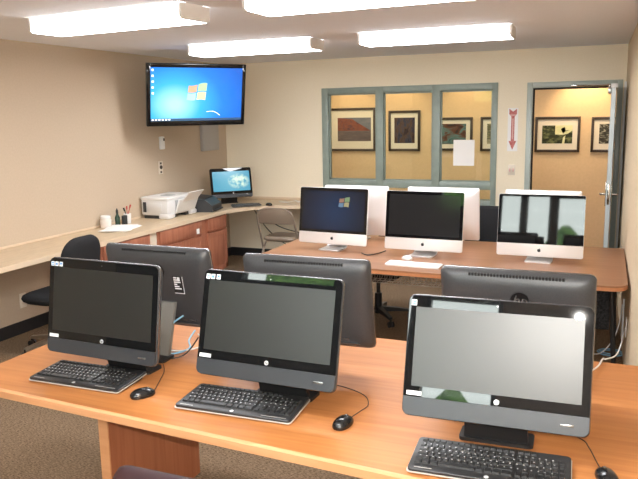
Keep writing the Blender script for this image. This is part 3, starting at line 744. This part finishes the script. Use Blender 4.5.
task_chair((.65, -3.97, 0), 90, 'black office chair pushed against the left worktop behind the dark screen', M['chair_black'], bw=.42, bh=.44, bz=.525, base_mat=M['steel'], rot=18, back_y=-.27, seat_front=.19)
task_chair((2.84, -2.27, 0), 172, 'black office chair under the far desk, only its wheeled base showing', M['chair_black'], bh=.30, bz=.50, rot=-6, seat_z=.45, back_y=-.44)
task_chair((3.66, -1.52, 0), 180, 'square backed black office chair behind the far desk between two white computers', M['chair_black'], bw=.46, bh=.44, bz=.51, bround=.03, recline=5, seat_z=.46)
task_chair((3.690, -6.46, 0), 0, 'dark plum vinyl chair at the front desk, just its top showing at the bottom', M['chair_vinyl'], bw=.48, bh=.34, bz=.513, bround=.06, recline=7, back_y=-.235, seat_z=.45)

# folding chair in the corner, facing the counter (+y)
fc = empty('folding_chair', 'taupe metal folding chair facing the corner counter', 'chair', (1.165, -.82, 0), 0)
def side_pts(s): return [(s * .245, .10, .0), (s * .24, -.02, .36), (s * .235, -.115, .61), (s * .225, -.15, .715), (s * .19, -.163, .77), (s * .11, -.168, .795), (0, -.169, .80)]
q = MB(); q.tube(side_pts(-1) + side_pts(1)[::-1][1:], .0125, 8, 4); q.build('front_frame', M['fold_metal'], fc)
q = MB(); q.tube([(-.225, -.24, 0), (-.225, .0, .32), (-.215, .13, .44)], .011, 8, 3); q.build('rear_leg', M['fold_metal'], fc)
q = MB(); q.tube([(.225, -.24, 0), (.225, .0, .32), (.215, .13, .44)], .011, 8, 3); q.build('rear_leg', M['fold_metal'], fc)
q = MB(); lp = []
for z, hw_, yy in ((.615, .225, -.114), (.66, .225, -.130), (.715, .218, -.150), (.76, .19, -.162), (.79, .12, -.169)):
    lp.append([(-hw_, yy, z), (-hw_ * .5, yy - .018, z), (0, yy - .024, z), (hw_ * .5, yy - .018, z), (hw_, yy, z), (hw_, yy + .008, z), (hw_ * .5, yy - .010, z), (0, yy - .016, z), (-hw_ * .5, yy - .010, z), (-hw_, yy + .008, z)])
q.loft(lp); q.build('backrest', M['fold_metal'], fc, angle=60)
q = MB(); pad(q, -.21, .21, -.09, .29, .395, .455, .06, -.004); q.build('seat', M['fold_metal'], fc, angle=60)
q = MB(); q.tube([(-.225, -.21, .04), (.225, -.21, .04)], .009, 8, 0); q.tube([(-.24, .07, .13), (.24, .07, .13)], .009, 8, 0); q.build('stretcher', M['fold_metal'], fc)

# ------------------------------------------------------------------ television
S_tv = screen_mat('tv_desktop', [(0, (.012, .13, .60)), (.35, (.015, .22, .85)), (.65, (.05, .48, .98)), (.92, (.45, .92, 1.0))], ((1.25, 1.25, 1.6), (.30, 0, -.36)), .72, gloss=.12)
tv = empty('television', 'large wall television showing a bright blue desktop', 'television', (.665, -1.755, 1.772), 50)
W, H = 1.066, .640
B = Matrix.Rotation(-R(-11.4), 4, 'X')
q = MB(); q.M = B
q.loft([[(x, y, z) for x, z in rrect(-W / 2 + i, W / 2 - i, i, H - i, .008, 3)] for i, y in ((.002, 0), (0, .002), (0, .03), (.05, .05), (.12, .065))]); q.build('cabinet', M['hp_body'], tv, angle=40)
q = MB(); q.M = B
for x0, x1, z0, z1 in ((-W / 2 + .002, -W / 2 + .040, .002, H - .002), (W / 2 - .040, W / 2 - .002, .002, H - .002), (-W / 2 + .04, W / 2 - .04, .002, .055), (-W / 2 + .04, W / 2 - .04, H - .040, H - .002)): q.box(x0, x1, -.005, .002, z0, z1, .0015)
q.build('bezel', M['hp_black'], tv)
q = MB(); q.M = B; q.box(-W / 2 + .04, W / 2 - .04, -.0015, 0, .055, H - .04); scr = q.build('screen', S_tv, tv, smooth=False)
FT = B @ Matrix.Rotation(R(90), 4, 'X')
ps = [MB() for _ in range(4)]; win_flag(ps, FT @ Matrix.Translation((-.005, H * .5 + .025, .0016)), .100)
for p_, mm in zip(ps, FLAG): p_.build('flag_pane', mm, scr, smooth=False)
ICON = emis('icon_white', (.85, .93, 1.0), .5); BAR = emis('taskbar_blue', (.03, .13, .30), .4, (.02, .02, .02))
q = MB(); q.M = B
for i in range(5): q.box(-W / 2 + .052, -W / 2 + .074, -.0026, -.0016, H - .078 - i * .058, H - .056 - i * .058)
for i in range(6): q.box(-W / 2 + .05 + i * .035, -W / 2 + .070 + i * .035, -.0034, -.0025, .060, .074)
q.build('desktop_icons', ICON, scr, smooth=False)
q = MB(); q.M = B; q.box(-W / 2 + .04, W / 2 - .04, -.0024, -.0016, .056, .078); q.build('taskbar', BAR, scr, smooth=False)
q = MB(); q.M = B; q.tube([(.10, -.002, .145), (.16, -.002, .150), (.21, -.002, .135), (.25, -.002, .105)], .0035, 6, 4, flat=1); q.build('wallpaper_swoosh', ICON, scr)
q = MB(); q.M = B; q.box(-.2, .2, .06, .085, H * .3, H * .75, .004); mo = q.build('mount_plate', M['steel'], tv)
inv = (Matrix.Translation((.665, -1.755, 1.772)) @ Matrix.Rotation(R(50), 4, 'Z')).inverted()
q = MB(); q.tube([(0, .075, .33), inv @ Vector((.40, -1.38, 2.10)), inv @ Vector((.03, -1.20, 2.10))], .028, 8, 0)
q.M = inv; q.box(0.0, .03, -1.32, -1.08, 1.96, 2.24, .004); q.build('wall_arm', M['dark_grey'], mo)

# ------------------------------------------------------------------ wall fittings
q = MB(); q.box(0, .045, -.645, -.262, 1.44, 1.80, .006); wb = tag(q.build('wall_cabinet', M['wall_box']), 'flat grey metal wall box below the television', 'box')
q = MB(); q.box(.045, .049, -.62, -.287, 1.46, 1.79, .002); q.box(.049, .055, -.60, -.585, 1.60, 1.64, .002); q.build('cover', M['wall_box'], wb)
th = MB(); th.box(0, .028, -1.515, -1.435, 1.505, 1.65, .008); tho = tag(th.build('thermostat', M['white_plastic']), 'small white thermostat on the wall below the television\'s left corner', 'thermostat')
q = MB(); q.box(.028, .031, -1.465, -1.445, 1.60, 1.63); q.build('display', M['vent'], tho, smooth=False)
jp = MB(); jp.box(0, .006, -1.55, -1.47, 1.228, 1.375, .002); jpo = tag(jp.build('wall_plate', M['switch']), 'wall jack plate with dark holes under the thermostat', 'wall plate')
q = MB(); q.cyl((.005, -1.51, 1.305), (.014, -1.51, 1.305), .022, seg=14); q.box(.005, .009, -1.525, -1.495, 1.338, 1.36); q.box(.005, .009, -1.525, -1.495, 1.24, 1.26); q.build('sockets', M['pic_frame'], jpo)
op = MB(); op.box(0, .006, -3.722, -3.646, .225, .355, .002); opo = tag(op.build('wall_plate', M['switch']), 'beige power outlet low on the left wall under the worktop', 'outlet')
q = MB()
for zz in (.255, .31):
    q.box(.006, .009, -3.70, -3.668, zz, zz + .026, .001)
q.build('sockets', M['filler'], opo)
sp = MB(); sp.box(3.655, 3.735, -.006, 0, 1.145, 1.262, .002); spo = tag(sp.build('light_switch', M['switch']), 'pale double light switch below the red arrow sign', 'switch')
q = MB()
for x0 in (3.668, 3.706): q.box(x0, x0 + .016, -.013, -.005, 1.185, 1.222, .002)
q.build('rocker', M['pink_ink'], spo)

# arrow sign on white paper
sg = MB(); sg.box(3.640, 3.752, -.0025, 0, 1.415, 1.895); sgo = tag(sg.build('arrow_sign', M['white_paper'], smooth=False), 'white strip with a red arrow pointing down between window and door', 'sign')
def poly_y(mb, pts, y0, y1): mb.prism_y(pts, y0, y1)
q = MB(); cx = 3.696
poly_y(q, [(cx - .018, 1.80), (cx - .018, 1.53), (cx - .042, 1.53), (cx, 1.43), (cx + .042, 1.53), (cx + .018, 1.53), (cx + .018, 1.80), (cx + .042, 1.83), (cx + .042, 1.888), (cx, 1.855), (cx - .042, 1.888), (cx - .042, 1.83)], -.0042, -.0026)
ar = q.build('arrow', M['red_ink'], sgo, smooth=False)
q = MB(); poly_y(q, [(cx - .007, 1.78), (cx - .007, 1.55), (cx + .007, 1.55), (cx + .007, 1.78)], -.0052, -.0042); q.box(cx - .03, cx + .03, -.0052, -.0042, 1.81, 1.825); q.build('arrow_print', M['pink_ink'], ar, smooth=False)
# paper on the window
q = MB(); q.box(3.02, 3.265, .0405, .0425, 1.243, 1.543); nt = tag(q.build('paper_notice', M['white_paper'], smooth=False), 'blank white paper sheet stuck on the right window pane', 'paper')

# outlet on right wall with cables
oy = -2.98
q = MB(); q.M = Matrix.Translation((xr(oy), oy, 0)) @ Matrix.Rotation(R(1.3), 4, 'Z'); q.box(-.008, 0, -.04, .04, .27, .40, .002)
oo = tag(q.build('wall_plate', M['white_plastic']), 'white outlet plate low on the right wall beside the far desk', 'outlet')
q = MB(); q.M = Matrix.Translation((xr(-2.5), -2.5, 0)) @ Matrix.Rotation(R(1.3), 4, 'Z'); q.box(-.012, 0, -.012, .012, .10, .42, .002)
tag(q.build('cable_raceway', M['white_plastic']), 'short white vertical raceway behind the far desk\'s right leg', 'raceway')

def cable(name, pts, r, material, label, k=6):
    q = MB(); q.tube(pts, r, 6, k); return tag(q.build(name, material), label, 'cable')
cable('power_cable', [(4.70, -5.38, .80), (4.755, -5.16, .772), (4.775, -5.03, .766), (4.79, -4.93, .735), (4.84, -4.2, .52), (4.875, -3.5, .37), (4.902, -2.99, .335)], .004, M['cable_white'], 'white cable hanging from the right computer to the wall outlet')
cable('network_cable', [(4.885, -2.6, .40), (4.875, -2.66, .30), (4.84, -2.68, .16), (4.77, -2.70, .05), (4.70, -2.66, .006), (4.60, -2.55, .006)], .004, M['cable_white'], 'white cable curving down to the floor below the far desk')
q = MB()
for k, rr_ in enumerate((.085, .095, .078)):
    q.tube([(4.82 + rr_ * math.cos(a * PI / 8), -2.60 + .8 * rr_ * math.sin(a * PI / 8), .006 + k * .008) for a in range(17)], .004, 6, 2)
tag(q.build('coiled_cable', M['cable_blue']), 'coil of pale blue cable on the floor under the far desk', 'cable')
zt = TZ + .004
cable('network_cable', [(2.935, -5.548, .935), (2.90, -5.60, .90), (2.875, -5.62, .83), (2.885, -5.61, zt + .006), (2.92, -5.58, zt), (2.93, -5.5, zt), (2.86, -5.40, zt), (2.80, -5.25, zt)], .0042, M['cable_blue'], 'pale blue network cable plugged into the rear of the left computer')
cable('video_cable', [(2.66, -5.68, .90), (2.74, -5.66, .84), (2.83, -5.62, .79), (2.90, -5.56, zt), (2.97, -5.50, zt + .003), (2.96, -5.40, zt), (2.85, -5.30, zt)], .0035, M['cable_white'], 'white cable drooping onto the desk behind the dark screen')
cable('power_cable', [(3.02, -5.56, .84), (2.99, -5.62, .78), (2.94, -5.66, zt), (2.86, -5.72, zt), (2.90, -5.80, zt), (2.88, -5.86, zt)], .0035, M['cable_black'], 'black cable looping on the desk behind the left mouse')
q = MB(); q.box(2.79, 2.87, -5.72, -5.66, TZ, TZ + .028, .005); tag(q.build('power_adapter', M['dark_grey']), 'small dark power adapter on the desk behind the dark screen', 'adapter')
cable('power_cable', [(.77, -.72, KZ - .045), (.74, -.55, .62), (.78, -.40, .45), (.86, -.25, .30), (1.0, -.14, .17), (1.2, -.10, .06)], .006, M['cable_black'], 'black cord hanging in a steep curve below the corner worktop')
cable('power_cable', [(.80, -.70, KZ - .045), (.83, -.52, .62), (.93, -.40, .50), (1.1, -.32, .43), (1.3, -.22, .38)], .006, M['cable_black'], 'black cord swinging from the corner worktop behind the folding chair')
cable('video_cable', [(.86, -.22, KZ + .006), (.93, -.30, KZ + .012), (1.0, -.26, KZ + .006), (1.06, -.16, KZ + .012), (1.12, -.20, KZ + .006), (1.2, -.12, KZ + .006)], .006, M['cable_white'], 'white cable lying in loops on the corner worktop')
cable('power_cable', [(2.86, -2.78, SZ + .005), (2.93, -2.84, SZ + .005), (2.99, -2.76, SZ + .005), (3.02, -2.62, SZ + .005)], .005, M['cable_black'], 'black cable end on the far desk beside the dim blue computer')

# ------------------------------------------------------------------ things on the counter
pn = empty('printer', 'white desktop printer with raised output tray on the left worktop', 'printer', (.20, -1.68, KZ), 0)
q = MB()
for (x0, x1, y0, y1, z0, z1) in ((-.17, .17, -.27, .27, .035, .215),): q.box(x0, x1, y0, y1, z0, z1, .018)
q.build('body', M['printer'], pn)
q = MB(); q.box(-.175, .175, -.276, .276, .20, .235, .012); q.build('lid', M['white_plastic'], pn)
for b0, b1 in ((-.25, -.08), (.10, .25)):
    q = MB(); q.box(-.15, .15, b0, b1, 0, .04, .004); q.build('base', M['dark_grey'], pn)
for b0, b1 in ((-.285, -.15), (.16, .28)):
    q = MB(); q.box(.06, .19, b0, b1, .0, .055, .015); q.build('front_foot', M['printer'], pn)
q = MB(); q.loft([[(.17, y, .06), (.185, y, .055), (.245, y, .20), (.225, y, .205)] for y in (-.13, .24)]); ot = q.build('output_tray', M['white_plastic'], pn)
q = MB(); q.loft([[(.16, y, .10), (.168, y, .10), (.33, y, .275), (.322, y, .28)] for y in (-.08, .22)]); q.build('tray_extension', M['white_paper'], ot)
q = MB(); q.box(.165, .178, -.12, .235, .085, .19); q.build('paper_slot', M['printer_grey'], pn, smooth=False)
q = MB(); q.box(-.06, .10, -.279, -.274, .09, .17, .002); q.build('side_panel', M['printer'], pn)
q = MB(); q.box(-.14, -.10, -.279, -.272, .07, .18, .002); q.build('side_grip', M['dark_grey'], pn)
q = MB(); q.box(-.02, .10, -.12, .0, .235, .240, .002); q.build('control_panel', M['printer_grey'], pn)

bb = empty('document_scanner', 'low black office machine between the white printer and the corner computer', 'machine', (.36, -1.17, KZ), 14)
q = MB(); q.loft([[(-.15, y, 0), (.14, y, 0), (.14, y, .075), (.05, y, .145), (-.15, y, .165)] for y in (-.19, .19)]); q.build('body', M['hp_body'], bb)
q = MB(); q.loft([[(-.14, y, .166), (.045, y, .147), (.05, y, .153), (-.14, y, .175)] for y in (-.17, .17)]); q.build('lid', M['dark_grey'], bb)
q = MB(); q.box(.135, .17, -.15, .15, .008, .022, .003); q.build('tray', M['dark_grey'], bb)

cu = empty('pencil_cup', 'white cup holding red handled pens on the left worktop', 'cup', (.12, -2.31, KZ), 0)
q = MB(); q.lathe([(.030, 0), (.034, .004), (.038, .105), (.034, .105), (.030, .012)], seg=20); q.build('cup_body', M['white_plastic'], cu)
for a, hgt, mm in ((20, .185, 'red_plastic'), (130, .165, 'red_plastic'), (250, .155, 'ink')):
    q = MB(); ca, sa = math.cos(R(a)), math.sin(R(a)); q.cyl((-.012 * ca, -.012 * sa, .014), (.034 * ca, .034 * sa, hgt), .0045, seg=8); q.cyl((.030 * ca, .030 * sa, hgt - .02), (.040 * ca, .040 * sa, hgt + .012), .008, seg=8); q.build('pen', M[mm], cu)
bo = empty('bottle', 'small dark green bottle beside the white pencil cup', 'bottle', (.11, -2.46, KZ), 0)
q = MB(); q.lathe([(.024, 0), (.026, .004), (.026, .085), (.012, .115), (.010, .135)], seg=18); q.build('bottle_body', M['bottle_green'], bo)
q = MB(); q.lathe([(.013, .128), (.013, .155), (.011, .158), (.003, .178), (.001, .18)], seg=14); q.build('cap', M['ink'], bo)
bo2 = empty('tape_dispenser', 'dark blue grey block standing against the white pencil cup', 'dispenser', (.155, -2.405, KZ), 0)
q = MB(); q.box(-.022, .022, -.022, .022, 0, .10, .006); q.build('holder_body', M['dark_grey'], bo2)
jr = empty('jar', 'pale wide jar left of the green bottle on the worktop', 'jar', (.075, -2.60, KZ), 0)
q = MB(); q.lathe([(.045, 0), (.055, .008), (.057, .075), (.048, .095), (.044, .098)], seg=20); q.build('jar_body', M['jar'], jr)
q = MB(); q.lathe([(.050, .092), (.051, .115), (.047, .120), (.01, .122)], seg=20); q.build('lid', M['white_plastic'], jr)
pp = MB(); pp.M = Matrix.Translation((.27, -2.62, KZ)) @ Matrix.Rotation(R(12), 4, 'Z')
for i in range(4): pp.M = Matrix.Translation((.27 + .006 * i, -2.62 - .01 * i, KZ)) @ Matrix.Rotation(R(12 + 5 * i), 4, 'Z'); pp.box(-.14, .14, -.20, .20, i * .004, i * .004 + .0038)
tag(pp.build('paper_stack', M['white_paper'], smooth=False), 'short stack of white paper on the left worktop in front of the jar', 'paper')

# ------------------------------------------------------------------ pictures in the corridor
def art(name, seed, cols, scale=5, stretch=(1, 1, 2.2), band=None):
    m = mat(name, cols[0], .6, spec=.2); n, l, b = nodes(m)
    tc = n.new('ShaderNodeTexCoord'); mp = n.new('ShaderNodeMapping'); mp.inputs['Scale'].default_value = stretch; mp.inputs['Location'].default_value = (seed, seed * .7, seed * 1.3)
    tx = n.new('ShaderNodeTexNoise'); tx.inputs['Scale'].default_value = scale; tx.inputs['Detail'].default_value = 5; tx.inputs['Distortion'].default_value = .8
    rp = n.new('ShaderNodeValToRGB')
    while len(rp.color_ramp.elements) < len(cols): rp.color_ramp.elements.new(.5)
    for i, e in enumerate(rp.color_ramp.elements): e.position = .32 + .36 * i / max(1, len(cols) - 1); e.color = (*cols[i], 1)
    l.new(tc.outputs['Object'], mp.inputs['Vector']); l.new(mp.outputs['Vector'], tx.inputs['Vector']); l.new(tx.outputs['Fac'], rp.inputs['Fac']); l.new(rp.outputs['Color'], b.inputs['Base Color'])
    return m
def picture(x0, x1, z0, z1, ax0, ax1, az0, az1, material, label, extra=None):
    cx, cz = (x0 + x1) / 2, (z0 + z1) / 2
    t = empty('picture_frame', label, 'picture', (cx, 1.598, cz), 0, 'framed pictures along the corridor wall')
    def bx(mb, a0, a1, y0, y1, b0, b1, bev=0): mb.box(a0 - cx, a1 - cx, y0, y1, b0 - cz, b1 - cz, bev)
    q = MB(); fw = .032
    for a0, a1, b0, b1 in ((x0, x0 + fw, z0, z1), (x1 - fw, x1, z0, z1), (x0 + fw, x1 - fw, z0, z0 + fw), (x0 + fw, x1 - fw, z1 - fw, z1)): bx(q, a0, a1, -.03, 0, b0, b1, .003)
    q.build('frame', M['pic_frame'], t)
    q = MB(); bx(q, x0 + .02, x1 - .02, -.012, -.004, z0 + .02, z1 - .02); q.build('mount', M['pic_mat'], t, smooth=False)
    q = MB(); bx(q, ax0, ax1, -.0145, -.0115, az0, az1); a_ = q.build('print', material, t, smooth=False)
    for nm, pts, mm in (extra or []):
        q = MB(); q.prism_y([(a - cx, b - cz) for a, b in pts], -.0158, -.0145); q.build(nm, mm, a_, smooth=False)
    return t
A1 = art('print_mountain', 1.2, [(.12, .14, .17), (.21, .21, .24)], 4)
A1b = art('print_red_slope', 2.2, [(.13, .035, .025), (.26, .075, .04), (.10, .04, .05)], 9)
A1c = art('print_lake', 3.1, [(.09, .075, .08), (.16, .12, .12)], 8, (1, 1, 5))
picture(.80, 1.56, 1.328, 1.95, .975, 1.49, 1.472, 1.81, A1, 'framed mountain print behind the left window pane',
        [('print_shape', [(.975, 1.81), (1.20, 1.79), (1.49, 1.62), (.975, 1.62)], A1b), ('print_shape', [(.975, 1.615), (1.49, 1.615), (1.49, 1.472), (.975, 1.472)], A1c)])
A2 = art('print_dark_blue', 5.0, [(.012, .014, .03), (.03, .04, .08), (.10, .055, .04), (.02, .012, .02)], 7, (3, 1, 1))
picture(1.757, 2.218, 1.33, 1.899, 1.842, 2.140, 1.442, 1.80, A2, 'portrait dark blue print behind the middle window pane')
A3 = art('print_teal', 7.5, [(.03, .06, .07), (.11, .21, .21), (.13, .05, .03), (.03, .03, .03)], 5)
picture(2.40, 2.953, 1.337, 1.792, 2.511, 2.863, 1.427, 1.704, A3, 'teal and brown print behind the right window pane, partly under the white sheet')
A4 = art('print_olive', 9.1, [(.30, .28, .15), (.10, .10, .06), (.5, .45, .3)], 6)
picture(3.06, 3.62, 1.332, 1.791, 3.15, 3.53, 1.43, 1.70, A4, 'pale print cut off by the window\'s right frame')
A5 = art('print_black_wood', 11.3, [(.02, .025, .015), (.05, .06, .03), (.22, .24, .10)], 10)
A5b = art('print_yellow_sky', 12.7, [(.62, .62, .30), (.80, .80, .50)], 6)
picture(3.776, 4.34, 1.321, 1.78, 3.868, 4.245, 1.433, 1.667, A5, 'yellow and black print hanging in the open doorway',
        [('print_shape', [(4.03, 1.667), (4.245, 1.667), (4.245, 1.60), (4.19, 1.56), (4.13, 1.545), (4.03, 1.55)], A5b), ('print_shape', [(4.10, 1.62), (4.15, 1.65), (4.16, 1.60), (4.22, 1.605), (4.16, 1.59), (4.13, 1.56)], A5), ('print_shape', [(4.13, 1.51), (4.16, 1.54), (4.15, 1.433), (4.12, 1.433)], A5b)])
A6 = art('print_dark', 14.2, [(.02, .02, .02), (.06, .06, .05), (.45, .45, .35)], 14)
picture(4.473, 5.0, 1.322, 1.769, 4.57, 4.90, 1.43, 1.68, A6, 'dark print in the doorway beside the door leaf, cut off by it')

# ------------------------------------------------------------------ lights
def spot(x, y, z, tx, ty, tz, watts, size=70, col=(1.0, .72, .42)):
    d = bpy.data.lights.new('corridor_spot', 'SPOT'); d.energy = watts; d.color = col; d.spot_size = R(size); d.spot_blend = .7; d.shadow_soft_size = .05
    o = bpy.data.objects.new('corridor_spot', d); COL.objects.link(o); o.location = (x, y, z)
    o.rotation_euler = (Vector((tx, ty, tz)) - Vector((x, y, z))).to_track_quat('-Z', 'Y').to_euler(); return o
for x, w_ in ((1.2, 7), (1.95, 7), (2.9, 7), (4.4, 23)): spot(x, 1.15, 2.48, x, 1.6, 1.75, w_, 84)
d = bpy.data.lights.new('corridor_lamp', 'AREA'); d.shape = 'RECTANGLE'; d.size = 4.5; d.size_y = .3; d.energy = 13; d.color = (1.0, .91, .79)
o = bpy.data.objects.new('corridor_lamp', d); COL.objects.link(o); o.location = (2.5, .7, 2.5)

# daylight comes in through the unseen rear windows from the sky
w = bpy.data.worlds.new('sky'); SC.world = w; w.use_nodes = True
bg = w.node_tree.nodes['Background']; bg.inputs['Color'].default_value = (.90, .95, 1.0, 1); bg.inputs['Strength'].default_value = 9.5
for x0, x1, z0, z1, _ in DAY:
    d = bpy.data.lights.new('window_portal', 'AREA'); d.shape = 'RECTANGLE'; d.size = x1 - x0; d.size_y = z1 - z0; d.cycles.is_portal = True
    o = bpy.data.objects.new('window_portal', d); COL.objects.link(o); o.location = ((x0 + x1) / 2, YF - .13, (z0 + z1) / 2); o.rotation_euler = (R(90), 0, 0)

# the camera's own flash, beside its lens
d = bpy.data.lights.new('camera_flash', 'POINT'); d.energy = 118; d.color = (1.0, .97, .92); d.shadow_soft_size = .010
o = bpy.data.objects.new('camera_flash', d); COL.objects.link(o); o.location = (4.80, -8.27, 1.93)

# ------------------------------------------------------------------ camera
cam = bpy.data.cameras.new('camera'); co = bpy.data.objects.new('camera', cam); COL.objects.link(co)
cam.sensor_fit = 'HORIZONTAL'; cam.sensor_width = 36.0; cam.lens = 708.526 / 638 * 36.0; cam.clip_start = .02
yaw, pit, rol = R(22.773), R(9.952), R(-1.055)
F = Vector((-math.sin(yaw) * math.cos(pit), math.cos(yaw) * math.cos(pit), -math.sin(pit)))
r0 = Vector((math.cos(yaw), math.sin(yaw), 0)); u0 = r0.cross(F)
Rv = math.cos(rol) * r0 + math.sin(rol) * u0; Uv = -math.sin(rol) * r0 + math.cos(rol) * u0
mw = Matrix(((Rv.x, Uv.x, -F.x, 4.785), (Rv.y, Uv.y, -F.y, -8.283), (Rv.z, Uv.z, -F.z, 1.856), (0, 0, 0, 1)))
co.matrix_world = mw
SC.camera = co
SC.view_settings.view_transform = 'Standard'; SC.view_settings.look = 'None'; SC.view_settings.exposure = 1.0; SC.view_settings.gamma = 1.0
SC.view_settings.use_curve_mapping = False
SC.cycles.max_bounces = 8; SC.cycles.diffuse_bounces = 5; SC.cycles.caustics_reflective = False; SC.cycles.caustics_refractive = False
SC.cycles.sample_clamp_indirect = 6.0
SC.cycles.use_denoising = True
